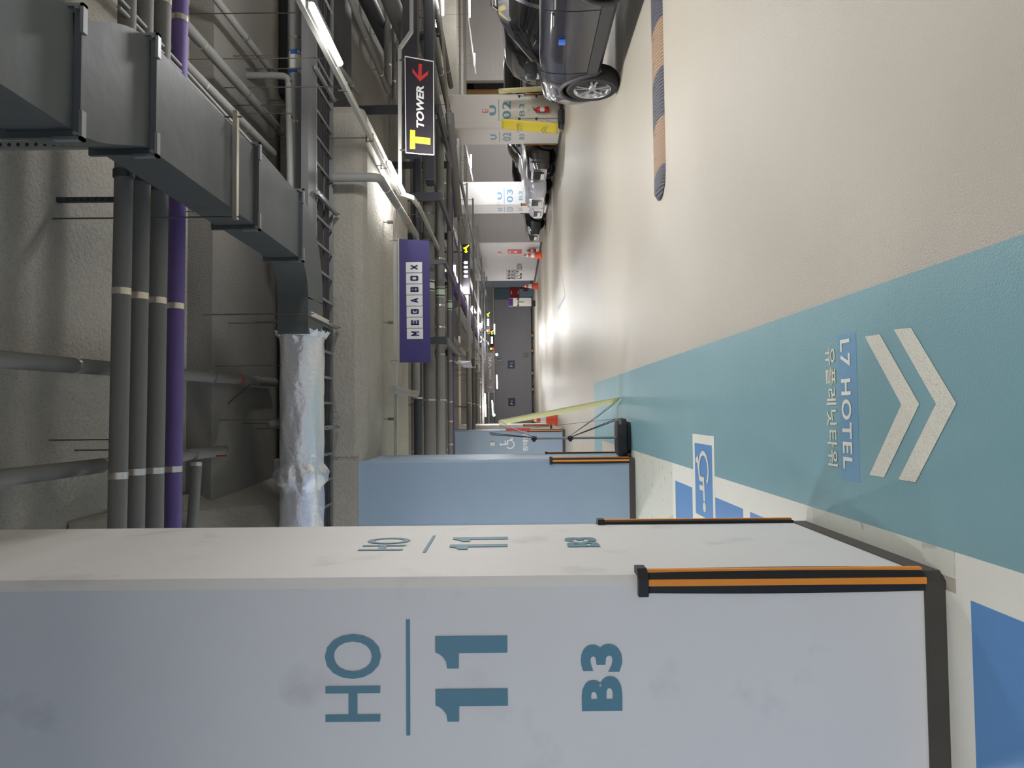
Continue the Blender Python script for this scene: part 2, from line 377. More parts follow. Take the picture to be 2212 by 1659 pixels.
# ================================================================ COLUMNS
def guard(parent, cx, cy, sx, sy, z0, z1, ch=.03):
    # rubber corner guard on the corner (cx, cy); the faces run towards -sx and -sy (the solid of the column)
    L = .056; t = .014; och = ch; ch = .010
    def prof(d, a, b):   # polyline offset d from the faces between distances a..b along each leg
        return [(cx - sx * b, cy + sy * d), (cx - sx * (ch + a), cy + sy * d), (cx + sx * d, cy - sy * (ch + a)), (cx + sx * d, cy - sy * b)]
    o = prof(t, 0, L); i = prof(.001, 0, L)
    mb = MB(); n = 7
    vs = []
    for k in range(n + 1):
        z = z0 + (z1 - z0) * k / n; bow = .004 * math.sin(math.pi * k / n)
        oo = prof(t + bow, 0, L + bow); vs += [(x, y, z) for x, y in oo] + [(x, y, z) for x, y in i[::-1]]
    fs = [tuple(range(8)), tuple(range(8 * n, 8 * n + 8))[::-1]]
    for k in range(n):
        for j in range(8): fs.append((8 * k + j, 8 * k + (j + 1) % 8, 8 * k + 8 + (j + 1) % 8, 8 * k + 8 + j))
    mb.add(vs, fs); g = mb.build('corner_guard', BLK, parent)
    for leg in (0, 1):
        mb = MB(); a, b = .008, .030; h0 = t - .004; h1 = t + .008
        if leg == 0: mb.box(*sorted((cx - sx * a, cx - sx * b)), *sorted((cy + sy * h0, cy + sy * h1)), z0, z1)
        else: mb.box(*sorted((cx + sx * h0, cx + sx * h1)), *sorted((cy - sy * a, cy - sy * b)), z0, z1)
        s_ = mb.build('stripe', ORG, g); s_['label'] = 'orange stripe'
    o = prof(t + .014, -.004, L + .01); mb = MB(); mb.slab([(x, y, z1 - .005) for x, y in o] + [(x, y, z1 - .005) for x, y in prof(.001, 0, L + .01)[::-1]], (0, 0, 1), .035)
    mb.build('end_cap', BLKP, g)
    return g
def column(label, x0, x1, y0, y1, paint, z1=4.5, band=.078, ch=.03, guards=(), cat='column', ybase=None, upper=None):
    t = thing('column', ((x0 + x1) / 2, (y0 + y1) / 2, 0), label, cat)
    def sect(d): return [(x0 - d + ch, y0 - d), (x1 + d - ch, y0 - d), (x1 + d, y0 - d + ch), (x1 + d, y1 + d - ch), (x1 + d - ch, y1 + d), (x0 - d + ch, y1 + d), (x0 - d, y1 + d - ch), (x0 - d, y0 - d + ch)]
    zp = upper or z1
    mb = MB(); mb.slab([(x, y, band) for x, y in sect(0)], (0, 0, 1), zp - band); mb.build('shaft', paint, t)
    if upper:
        mb = MB(); mb.slab([(x, y, zp) for x, y in sect(.04)], (0, 0, 1), z1 - zp); mb.build('upper_shaft', SPRAY, t)['label'] = 'rough sprayed top of the column'
    mb = MB(); mb.slab([(x, y, 0) for x, y in sect(.006)], (0, 0, 1), band); mb.build('base_band', KERB, t)['label'] = 'dark grey painted foot band'
    for sx, sy, g0, g1 in guards:
        guard(t, x1 if sx > 0 else x0, y1 if sy > 0 else y0, sx, sy, g0, g1, ch)
    return t

# nearest column, HO 11 B3
c11 = column('white column with teal HO 11 B3 lettering, the largest and nearest', -1.33, -.595, 2.586, 3.82, WPAINT, z1=4.79, guards=((1, -1, .078, 1.075), (1, 1, .078, 1.075)), ch=.032)
def px_rect_front(Y, x0, x1, y0, y1):   # photograph box -> lower-left corner and size on a plane facing the camera
    a = onY(x1, y1, Y); b = onY(x0, y0, Y); return V3((a.x, Y, a.z)), b.x - a.x, b.z - a.z
def lett(parent, mt, fn, label=None):
    mb = MB(); fn(mb); o = mb.build('lettering', mt, parent, fix=False)
    if label: o['label'] = label
    return o
YF = 2.586; UX, UZ, UY = (1, 0, 0), (0, 0, 1), (0, 1, 0)
o, w_, h_ = px_rect_front(YF, 702, 823, 1370, 1558); lett(c11, LETT, lambda mb: text_on(mb, 'HO', o, UX, UZ, w_, h_, .003, bold=.012, spacing=1.05), 'teal letters HO')
o1, w1, h1 = px_rect_front(YF, 877, 886, 1338, 1588); lett(c11, LETT, lambda mb: mb.slab([o1 + V3((0, -.003, 0)), o1 + V3((w1, -.003, 0)), o1 + V3((w1, -.003, h1)), o1 + V3((0, -.003, h1))], (0, 1, 0), .002), 'teal rule')
o2, w2, h2 = px_rect_front(YF, 940, 1097, 1374, 1557); lett(c11, LETT, lambda mb: ones_on(mb, o2, UX, UZ, w2, h2, .003), 'teal number 11')
o3, w3, h3 = px_rect_front(YF, 1254, 1345, 1391, 1535); lett(c11, LETT, lambda mb: text_on(mb, 'B3', o3, UX, UZ, w3, h3, .003, bold=.045, spacing=1.15), 'teal letters B3')
XS = -.595; yc = onX(1000, 1174, XS).y
def side(s, o, w_, h_, bold, parent=c11, X=XS, mt=LETT, sgn=1, yc=yc):
    lift = .003
    def fn(mb):
        oo = V3((X, yc - sgn * w_ / 2, o.z)); u = (0, sgn, 0)
        if s == '11': ones_on(mb, oo, u, UZ, w_, h_, lift)
        elif s == '-': text_on(mb, '|', oo, u, UZ, w_, h_, lift)
        else: text_on(mb, s, oo, u, UZ, w_, h_, lift, bold=bold, spacing=1.08)
    return lett(parent, mt, fn)
side('HO', o, w_, h_, .012); side('11', o2, w2, h2, 0); side('B3', o3, w3, h3, .045); side('-', o1, w1, h1, 0)

# blue column behind it
cb = column('plain blue column standing behind the white HO 11 column', -1.42, -.60, 9.02, 10.25, BPAINT, z1=4.54, upper=3.49, guards=((1, -1, .078, 1.05), (1, 1, .078, 1.05)))
mb = MB()
for (z0, z1, a, b) in ((2.35, 2.62, .1, .5), (2.0, 2.28, .15, .7), (.9, 1.85, .05, .6)):
    mb.box(-.6, -.5975, 9.06 + a, 9.06 + b, z0, z1)
mb.build('repaint_patch', mat('pale_blue_patch', (160, 176, 194), rough=.5), cb)['label'] = 'pale repainted patches over old lettering'
# wheelchair column
cw = column('blue column with white wheelchair symbol and Korean lettering', -1.33, -.53, 20.85, 22.0, BPAINT, z1=ZBEAM, guards=((1, -1, .1, 1.08), (-1, -1, .1, 1.08)))
YW = 20.85
o, w_, h_ = px_rect_front(YW, 1079, 1112, 945, 971); lett(cw, TILEW, lambda mb: wheelchair(mb, o, UX, UZ, w_, h_, .004), 'white wheelchair symbol')
o, w_, h_ = px_rect_front(YW, 1129, 1141, 938, 975); lett(cw, TILEW, lambda mb: text_on(mb, '장애인', o, UX, UZ, w_, h_, .004, bold=.02), 'white Korean letters')
o, w_, h_ = px_rect_front(YW, 1058, 1069, 955, 963); mb = MB(); mb.box(o.x, o.x + w_, YW - .05, YW, o.z, o.z + h_); mb.build('notice_box', LABELW, cw, bev=.01)['label'] = 'small cream box'
cg = column('cream column beyond the wheelchair column', -1.33, -.50, 27.6, 31.0, CPAINT, z1=ZBEAM, guards=((1, -1, .1, 1.08),))
# right row
def ucol(label, num, x0, x1, y0, y1, paint, fx, lets, guards, lm):
    c = column(label, x0, x1, y0, y1, paint, z1=ZBEAM, guards=guards)
    for s, z0, z1, wf, wsd, bold in (('U', lets[0], lets[1], .30, .42, .05), ('-', lets[2], lets[2] + .02, .62, .75, 0), (num, lets[3], lets[4], .52, .62, .02), ('B3', lets[5], lets[6], .36, .42, .01)):
        ww, hh = wf, z1 - z0
        def fn(mb):
            oo = V3((fx - ww / 2, y0, z0))
            if s == '-': mb.slab([oo + V3((0, -.004, 0)), oo + V3((ww, -.004, 0)), oo + V3((ww, -.004, hh)), oo + V3((0, -.004, hh))], (0, 1, 0), .002)
            else: text_on(mb, s, oo, UX, UZ, ww, hh, .004, bold=bold, spacing=1.1)
        lett(c, lm, fn)
        def fn2(mb):
            oo = V3((x0, (y0 + y1) / 2 + wsd / 2, z0))
            if s == '-': mb.slab([oo + V3((-.004, 0, 0)), oo + V3((-.004, -wsd, 0)), oo + V3((-.004, -wsd, hh)), oo + V3((-.004, 0, hh))], (1, 0, 0), .002)
            else: text_on(mb, s, oo, (0, -1, 0), UZ, wsd, hh, .004, bold=bold, spacing=1.1)
        lett(c, lm, fn2)
    return c
def zz(x, Y, y=250): return onY(x, y, Y).z
Y2 = 20.24
xL = onY(1150, 277, Y2).x; xR = onY(1150, 202, Y2).x
u02 = ucol('cream column with U 02 B3 lettering and a fire extinguisher', '02', xL, xR, Y2, Y2 + 1.25, CPAINT, onY(1100, 238, Y2).x,
           (zz(1072, Y2), zz(1057.5, Y2), zz(1078.5, Y2), zz(1104, Y2), zz(1085, Y2), zz(1133, Y2), zz(1122, Y2)), ((-1, 1, .1, 1.08), (1, -1, .1, 1.08)), LETT)
Y3 = 28.0
xL3 = onY(1100, 443, Y3).x; xR3 = onY(1100, 392, Y3).x
u03 = ucol('white column with pale blue U 03 B3 lettering', '03', xL3, xR3, Y3, Y3 + 1.2, WPAINT, onY(1100, 423, Y3).x,
           (zz(1083, Y3), zz(1073, Y3), zz(1088, Y3), zz(1106.5, Y3), zz(1093, Y3), zz(1127, Y3), zz(1119, Y3)), ((-1, -1, .1, 1.08), (-1, 1, .1, 1.08)), LETTB)
# exit-type plate and extinguisher on U 02
p = onY(1048.5, 240, Y2); t = thing('fire_sign', (p.x, Y2, p.z), 'small red fire plate on the cream U 02 column', 'sign')
mb = MB(); mb.box(p.x - .04, p.x + .04, Y2 - .02, Y2 - .004, p.z - .085, p.z + .085); mb.build('plate', REDP, t)
mb = MB(); mb.box(p.x - .022, p.x + .022, Y2 - .023, Y2 - .02, p.z + .0, p.z + .06); mb.box(p.x - .02, p.x + .02, Y2 - .023, Y2 - .02, p.z - .06, p.z - .02); mb.build('pictogram', TILEW, t)
def extinguisher(p, label, s=1):
    t = thing('fire_extinguisher', p, label, 'fire extinguisher')
    mb = MB(); mb.lathe([(0, 0), (.07 * s, 0), (.078 * s, .02), (.078 * s, .30 * s), (.06 * s, .345 * s), (.03 * s, .365 * s), (.02 * s, .37 * s)], p, n=24); mb.build('cylinder_body', BRED, t, smooth=True)
    mb = MB(); mb.tube([p + V3((0, 0, .36 * s)), p + V3((0, 0, .41 * s))], .018 * s); mb.bar(p + V3((-.02, 0, .41 * s)), p + V3((.07, 0, .46 * s)), .02, .015); mb.bar(p + V3((-.02, 0, .40 * s)), p + V3((.07, 0, .40 * s)), .02, .012); mb.build('valve_handle', BLKP, t)
    mb = MB(); mb.tube([p + V3((-.02, 0, .39 * s)), p + V3((-.08, -.02, .36 * s)), p + V3((-.095, -.03, .2 * s)), p + V3((-.09, -.03, .08 * s))], .009); mb.build('hose', BLKP, t)
    mb = MB(); mb.lathe([(.079 * s, .12 * s), (.0795 * s, .125 * s), (.0795 * s, .24 * s), (.079 * s, .245 * s)], p, n=24); mb.build('label_band', LABELW, t, smooth=True)
    return t
p = onY(1185, 236.5, Y2 - .085); extinguisher(p, 'red fire extinguisher hung low on the cream U 02 column')

# ================================================================ PIPES
def ext(a, b, e0=0, e1=0):
    d = (b - a).normalized(); return a - d * e0, b + d * e1
def band(p, d, r, wdt, name='strap', mt=STEEL, parent=None, label=None):
    mb = MB(); d = d.normalized(); mb.tube([p - d * wdt / 2, p + d * wdt / 2], r, 20); o = mb.build(name, mt, parent, smooth=True)
    if label: o['label'] = label
    return o
def pipe(label, pts, r, mt, straps=(), name='insulated_pipe', reds=(), group=None, sm=STEEL, cat='pipe', sw=.035):
    """straps: distances measured as points near the pipe (projected on its straight runs)"""
    pts = [V3(p) for p in pts]
    path = [pts[0]]
    for i in range(1, len(pts) - 1):         # rounded bends
        a, b, c = pts[i - 1], pts[i], pts[i + 1]; R = min(r * 2.2, (b - a).length * .45, (c - b).length * .45)
        p0 = b + (a - b).normalized() * R; p2 = b + (c - b).normalized() * R
        for k in range(7):
            t_ = k / 6; path.append(p0 * (1 - t_) ** 2 + b * 2 * t_ * (1 - t_) + p2 * t_ ** 2)
    path.append(pts[-1])
    o = MB().tube(path, r, 24).build(name, mt, smooth=True); tag(o, label, cat, group)
    for kind, L_ in (('strap', straps), ('tape_ring', reds)):
        for q in L_:
            best = None
            for i in range(len(pts) - 1):
                a, b = pts[i], pts[i + 1]; d = b - a; t_ = max(.01, min(.99, (q - a).dot(d) / d.length_squared)); pp = a + d * t_
                if best is None or (pp - q).length < best[0]: best = ((pp - q).length, pp, d)
            band(best[1], best[2], r * 1.035 + .001, sw, kind, sm if kind == 'strap' else TAPER, o, None if kind == 'strap' else 'red ring')
    return o
ZC = 4.15
lab4 = ['grey wrapped pipe crossing overhead, highest of the four in a row', 'grey wrapped pipe crossing overhead, second of the four from the top',
        'grey wrapped pipe crossing overhead, directly above the purple one', 'purple wrapped pipe crossing overhead']
for k, (xa, xb, st) in enumerate(((253, 275, (630, 1027)), (292, 312.5, (640, 1019)), (333, 351, (650, 1016, 4)), (373.5, 389, (662, 1013, 42)))):
    a = onZ(xa, 1137, ZC); b = onZ(xb, 0, ZC)
    def xy(y): return xa + (xb - xa) * (1137 - y) / 1137
    A, B = ext(a, b, 3.5, 4)
    o = pipe(lab4[k], [A, B], (.058, .06, .062, .062)[k], PURP if k == 3 else INSUL, [onZ(xy(y), y, ZC) for y in st], sw=.045)
    q = onZ(xy((377, 388, 408, 420)[k]), (377, 388, 408, 420)[k], ZC); band(q, B - A, .068, .05, 'clamp', DKST, o, 'dark clamp ring')
def zpipe(label, z, a, b, r, mt=INSUL, st=(), red=(), e0=0, e1=0, **k):
    A = onZ(*a, z); B = onZ(*b, z); A, B = ext(A, B, e0, e1)
    return pipe(label, [A, B], r, mt, [onZ(*s, z) for s in st], reds=[onZ(*s, z) for s in red], **k)
zpipe('grey pipe with a red ring running above the four crossing pipes', 4.45, (0, 776), (592, 826), .052, st=((160, 783), (456, 813), (552, 824)), red=((516, 821),), e0=3)
o = zpipe('grey pipe above the crossing pipes, near the white column', 4.45, (0, 1033), (485, 973), .052, st=((222, 1007), (398, 985), (482, 973)), e0=3)
pipe('short grey branch pipe close above the purple pipe', [onZ(425, 998, 4.40), ext(onZ(425, 998, 4.40), onZ(415, 1137, 4.40), 0, 1.5)[1]], .048, INSUL, [onZ(424, 1003, 4.40)])
zpipe('grey pipe slanting away with three steel straps, beside the duct', 4.32, (395, 48), (608, 286), .048, st=((436, 99), (531, 206), (593, 276)), e0=1)
zpipe('lower grey pipe slanting away right above the duct', 4.22, (392, 133), (589, 331), .045, st=((440, 166), (533, 265)), e0=.8)
for k, (a, b) in enumerate((((405, 172), (585, 362)), ((405, 158), (612, 385)))):
    zpipe(('thin light conduit beside the duct, the higher of two', 'thin light conduit beside the duct, the lower of two')[k], 4.12, a, b, .014, INSUL2, e0=1, name='conduit')
zpipe('slim grey pipe slanting across the dark recess', 4.3, (455, -17), (592, 160), .036, st=((530, 73),), e0=1)
a = onY(638, -60, 8.2); b = onY(650, 800, 8.2)
o = pipe('thick grey pipe above the cable tray with a blue and white label', [a, b], .085, INSUL2, [onY(640, 87, 8.2), onY(645, 268, 8.2)])
d = (b - a).normalized()
q = onY(641, 140, 8.2); band(q, d, .0885, .27, 'flow_label', LABELW, o, 'white label with blue arrow bands')
for yy in (119, 159):
    qq = onY(641, yy, 8.2); s_ = band(qq, d, .0895, .055, 'arrow_band', LABELB, o, 'blue arrow band')
    mb = MB()
    for ang in range(-70, 80, 24):
        r_ = math.radians(ang - 55); n_ = V3((0, math.sin(r_), math.cos(r_) * -1)) if False else V3((0, -math.cos(math.radians(ang)) * .8, -.6 + math.sin(math.radians(ang)) * .5)).normalized()
        c_ = qq - d * 0 + n_ * .0905; tt = d.cross(n_).normalized()
        mb.add([c_ - d * .02 + tt * .003, c_ - d * .02 - tt * .003, c_ + d * .004 - tt * .003, c_ + d * .004 + tt * .003], [(0, 1, 2, 3)])
        mb.add([c_ + d * .004 + tt * .009, c_ + d * .004 - tt * .009, c_ + d * .02], [(0, 1, 2)])
    mb.build('arrow', LABELW, o, fix=False)
pipe('small grey pipe with an elbow above the thick labelled pipe', [onY(520, 163, 8.0), onY(590, 163, 8.0), onY(623, 165, 7.98), onY(627, 400, 7.9), onY(628, 460, 7.9)], .038, INSUL2, [onY(624, 178, 7.98), onY(625, 255, 7.95)])

# pipe under the dropped block (right), cross run and return (left)
zl = 3.20
P0 = onY(700, 384, 8.75); P0.z = 3.74
P1 = V3((P0.x, 8.75, 3.17)); P2 = onZ(899, 508, 3.17); P3 = onZ(899, 842, 3.17); P3.y = P2.y; P4 = onZ(849, 842, 3.17)
P3.x = P4.x
pipe('grey drain pipe looping under the sprayed beam with red rings', [P0, P1, P2, P3, P4], .055, INSUL2, [onZ(834, 389, 3.17), onZ(858, 437, 3.17), onZ(898, 700, 3.17)], reds=[onZ(881, 480, 3.17), onZ(883, 843, 3.17)])
mb = MB()
# rods holding it
def rod(label, a, b, r=.006, fork=False, group=None, name='hanger_rod'):
    o = MB().tube([a, b], r, 8).build(name, ROD, smooth=True); tag(o, label, 'hanger rod', group)
    return o
# big crossing pipes beyond the block
def xpipe(label, xa, xb, Y, r, mt, st=(), X1=5.5, X0=-4, name='insulated_pipe', **k):
    z = onY((xa + xb) / 2, 700, Y).z
    return pipe(label, [V3((X0, Y, z)), V3((X1, Y, z))], r, mt, [V3((onY(xa, y, Y).x, Y, z)) for y in st], name=name, **k)
Yb = 14.0
xpipe('dark pipe crossing close behind the beam, above the thick grey pipe', 893, 912, 13.6, .085, DKST, (860,))
xpipe('thickest grey pipe crossing behind the navy banner', 914, 939, 14.1, .115, INSUL, (864, 463, 520, 403, 730), X1=6.6)
xpipe('grey pipe crossing below the thickest one, with green banded labels', 941, 961, 14.9, .098, INSUL2, (707, 766, 560, 660, 864, 430), X1=6.2)
xpipe('slim grey crossing pipe, lower edge beside a purple one', 966, 977, 15.6, .055, INSUL, (780, 868, 910, 960), X1=5.5)
xpipe('slim purple crossing pipe seen under the grey ones', 973, 979, 16.0, .045, PURP, (), X1=5.0)
for k, (x0, x1, y, Y, r, mt) in enumerate(((932, 937, 618, 14.1, .118, LABELW), (944, 958, 632, 14.9, .101, LABELW), (967, 974, 660, 15.6, .058, LABELW))):
    q = onY((x0 + x1) / 2, y, Y); q.z = [None] and {14.1: onY(926.5, 700, 14.1).z, 14.9: onY(951, 700, 14.9).z, 15.6: onY(971.5, 700, 15.6).z}[Y]
    host = [o_ for o_ in bpy.data.objects if o_.get('category') == 'pipe' and abs(o_.data.vertices[0].co.y - Y) < .2 and abs(o_.data.vertices[0].co.x + 4) < .3][0]
    band(q, V3((1, 0, 0)), r, .22, 'flow_label', mt, host, 'white flow label')
    for s in (-.075, .075): band(q + V3((s, 0, 0)), V3((1, 0, 0)), r + .001, .035, 'arrow_band', (DKST, LABELG, LABELG)[k], host)
# pipes receding on the right
zpipe('grey pipe with red ring ending above the TOWER sign', 4.0, (748, -25), (838, 198), .05, INSUL, st=((790, 79), (822, 157)), red=((829, 178),), e0=1)
zpipe('grey pipe running into the end of the sprayed beam', 4.28, (720, 130), (775, 200), .05, INSUL, st=((759, 171),), e0=1.5)
zpipe('very thick dark pipe receding at the top corner, right of the TOWER sign', 3.75, (835, -20), (893, 122), .17, INSUL, st=((875, 58),), e0=2)
zpipe('second thick dark pipe behind it in the recess', 4.25, (775, -40), (850, 120), .16, DKST, e0=2)

# ================================================================ DUCT
def sect_rect(c, hw, z0, z1, dirn):
    n = V3((dirn.y, -dirn.x, 0)).normalized()
    return [c + n * hw + V3((0, 0, z0)), c - n * hw + V3((0, 0, z0)), c - n * hw + V3((0, 0, z1)), c + n * hw + V3((0, 0, z1))]
duct = thing('air_duct', (1.7, 5, 3.5), 'large grey sheet metal air duct with S bend and elbow overhead', 'air duct')
ZD0, ZD1 = 3.52, 3.82
def loft(path, hw, z0, z1, mt, name, parent):
    mb = MB(); vs = []
    for i, p in enumerate(path):
        d = (path[min(i + 1, len(path) - 1)] - path[max(i - 1, 0)]).normalized()
        vs += sect_rect(p, hw[i] if isinstance(hw, list) else hw, z0, z1, d)
    fs = [(0, 1, 2, 3), tuple(4 * (len(path) - 1) + k for k in (3, 2, 1, 0))]
    for i in range(len(path) - 1):
        for j in range(4): fs.append((4 * i + j, 4 * i + (j + 1) % 4, 4 * i + 4 + (j + 1) % 4, 4 * i + 4 + j))
    mb.add(vs, fs); return mb.build(name, mt, parent, smooth=True)
loft([V3((1.56, -2, 0)), V3((1.56, 3.18, 0))], .27, ZD0, ZD1, DUCT, 'duct_section', duct)
pts = []; hw = []
for i in range(13):
    s = i / 12; e = s * s * (3 - 2 * s); pts.append(V3((1.56 + .20 * e, 3.18 + .68 * s, 0))); hw.append(.27 + .03 * e)
loft(pts, hw, ZD0, ZD1, DUCT, 'bend_section', duct)['label'] = 'S shaped bend'
loft([V3((1.76, 3.86, 0)), V3((1.76, 5.35, 0))], .30, ZD0, ZD1, DUCT, 'duct_section', duct)
loft([V3((1.76, 5.35, 0)), V3((1.76, 6.62, 0))], .30, ZD0, ZD1, DUCT, 'duct_section', duct)
pts = []
R_ = .62; cx_, cy_ = 1.76 - R_, 6.62
for i in range(13):
    a = math.pi / 2 * i / 12; pts.append(V3((cx_ + R_ * math.cos(a), cy_ + R_ * math.sin(a) * .88, 0)))
loft(pts, [.30 - .03 * i / 12 for i in range(13)], ZD0 - .0, ZD1, DUCT, 'elbow_section', duct)['label'] = 'curved elbow turning towards the foil duct'
YD = cy_ + R_ * .88
loft([V3((cx_, YD, 0)), V3((.78, YD, 0))], .27, ZD0, ZD1, DUCT, 'duct_section', duct)
def flange(Y, xc, hw):
    mb = MB()
    for s in (-.03, .0):
        pass
    e = .035
    mb.box(xc - hw - e, xc + hw + e, Y - .012, Y + .012, ZD0 - e, ZD0); mb.box(xc - hw - e, xc + hw + e, Y - .012, Y + .012, ZD1, ZD1 + e)
    mb.box(xc - hw - e, xc - hw, Y - .012, Y + .012, ZD0, ZD1); mb.box(xc + hw, xc + hw + e, Y - .012, Y + .012, ZD0, ZD1)
    f = mb.build('flange', DUCT, duct, bev=.002)
    for sx in (-1, 1):
        mb = MB(); x = xc + sx * hw
        mb.box(*sorted((x - sx * .09, x + sx * .045)), Y - .017, Y + .017, ZD0 - .045, ZD0 - .030)
        mb.box(*sorted((x + sx * .03, x + sx * .045)), Y - .017, Y + .017, ZD0 - .045, ZD0 + .09)
        mb.tube([V3((x + sx * .02, Y - .03, ZD0 - .02)), V3((x + sx * .02, Y + .03, ZD0 - .02))], .009, 8)
        mb.build('corner_clip', GALV, f)
for Y, xc, hw_ in ((3.18, 1.56, .27), (3.86, 1.76, .30), (5.45, 1.76, .30), (6.60, 1.76, .30)): flange(Y, xc, hw_)
for Y in (5.0,):
    t = thing('duct_hanger', (1.76, Y, 3.48), 'light steel trapeze bar and rods carrying the grey duct', 'hanger')
    mb = MB(); mb.bar((1.38, Y, 3.495), (2.16, Y, 3.495), .042, .03); mb.build('strut', STEEL, t)
    for x in (1.40, 2.12): MB().tube([(x, Y, 3.45), (x, Y, 4.79)], .006, 8).build('rod', ROD, t)
t = thing('duct_hanger', (.95, YD, 3.48), 'steel trapeze bar and rods carrying the duct just before the foil wrap', 'hanger')
mb = MB(); mb.bar((.97, YD - .30, 3.495), (.97, YD + .38, 3.495), .045, .03); mb.build('strut', STEEL, t)
for y in (YD - .29, YD + .36): MB().tube([(.97, y, 3.46), (.97, y, 4.54)], .006, 8).build('rod', ROD, t)
# foil wrapped duct
def foil_ring(x, k, grow=0):
    ry, rz = .25 + grow, .20 + grow; vs = []
    for j in range(40):
        a = 2 * math.pi * j / 40; ca, sa = math.cos(a), math.sin(a)
        q = (abs(ca) ** 2.6 + abs(sa) ** 2.6) ** (-1 / 2.6)
        n_ = (math.sin(7 * a + k * 1.7) + math.sin(13 * a - k * 2.3)) * .0035 * (1 + 4 * (grow > .01)) + random.uniform(-1, 1) * .0015 * (1 + 6 * (grow > .01))
        vs.append((x, YD + .04 + (ry + n_) * ca * q, 3.665 + (rz + n_) * sa * q))
    return vs
mb = MB(); vs = []; xs = []
x = .80
while x > -3.2: xs.append(x); x -= .045
gr = []
for i, x in enumerate(xs):
    g = 0
    if x > .74: g = .02 * (x - .74) / .06
    dd = abs(x - (-.62)); g = max(g, .035 * max(0, 1 - (dd / .11) ** 2)); gr.append(g); vs += foil_ring(x, i * .25, g)
fs = []
for i in range(len(xs) - 1):
    for j in range(40): fs.append((40 * i + j, 40 * i + (j + 1) % 40, 40 * i + 40 + (j + 1) % 40, 40 * i + 40 + j))
fs.append(tuple(range(40)))
mb.add(vs, fs); o = mb.build('foil_duct', FOIL); tag(o, 'shiny aluminium foil wrapped duct with a crumpled joint', 'air duct')
for p_ in o.data.polygons: p_.use_smooth = True
# ragged foil end
mb = MB(); vs = []
for j in range(60):
    a = 2 * math.pi * j / 60; ca, sa = math.cos(a), math.sin(a); q = (abs(ca) ** 2.6 + abs(sa) ** 2.6) ** (-1 / 2.6)
    for g, xx in ((.02, .77), (.045 + random.uniform(-.02, .025), .815 + random.uniform(-.02, .035))):
        vs.append((xx, YD + .04 + (.25 + g) * ca * q, 3.665 + (.20 + g) * sa * q))
mb.add(vs, [(2 * j, 2 * ((j + 1) % 60), 2 * ((j + 1) % 60) + 1, 2 * j + 1) for j in range(60)]); mb.build('frayed_end', FOIL, o, fix=False)['label'] = 'ragged crumpled foil edge'

# ================================================================ CABLE TRAY
tr = thing('cable_tray', (1, 8.5, 3.78), 'long ladder cable tray with dark cables running across overhead', 'cable tray')
mb = MB(); mb.box(-4, 9, 7.80, 8.10, 3.78, 3.86); mb.build('raceway', mat('raceway_steel', (92, 93, 94), rough=.65), tr)['label'] = 'flat solid raceway channel'
for y in (8.14, 8.90):
    mb = MB(); mb.box(-4, 9, y - .012, y + .012, 3.78, 3.88); mb.build('side_rail', GALV, tr)
for k in range(42):
    x = -3.9 + k * .31
    mb = MB(); mb.box(x - .016, x + .016, 8.152, 8.888, 3.785, 3.80); mb.build('rung', GALV, tr)
for k in range(7):
    y = 8.22 + k * .095
    pts = [V3((x_, y + .012 * math.sin(x_ * 1.3 + k), 3.83 + .01 * math.sin(x_ + k * 2))) for x_ in [-4 + .65 * i for i in range(21)]]
    mb = MB(); mb.tube(pts, .034, 10); mb.build('cable', BLKP, tr, smooth=True)
for k, (a, b) in enumerate((((681, 148), (722, 214)), ((685, 418), (727, 461)), ((697, 692), (728, 709)), ((699, 926), (729, 920)))):
    A = onZ(*a, 3.745); B = onZ(*b, 3.745); A.x = B.x = (A.x + B.x) / 2; B.y = min(B.y, 8.96)
    t = thing('tray_hanger', A, ('steel strut under the cable tray near the bright lamp', 'steel strut under the cable tray beside the duct elbow',
              'steel strut under the cable tray by the foil wrap end', 'steel strut under the cable tray above the middle of the foil duct')[k], 'hanger')
    mb = MB(); mb.bar(A, B, .045, .035); mb.build('strut', GALV, t, bev=.003)
    for q in (A + V3((0, .03, 0)), B - V3((0, .02, 0))): MB().tube([q + V3((0, 0, -.05)), V3((q.x, q.y, 4.54))], .007, 8).build('rod', ROD, t)

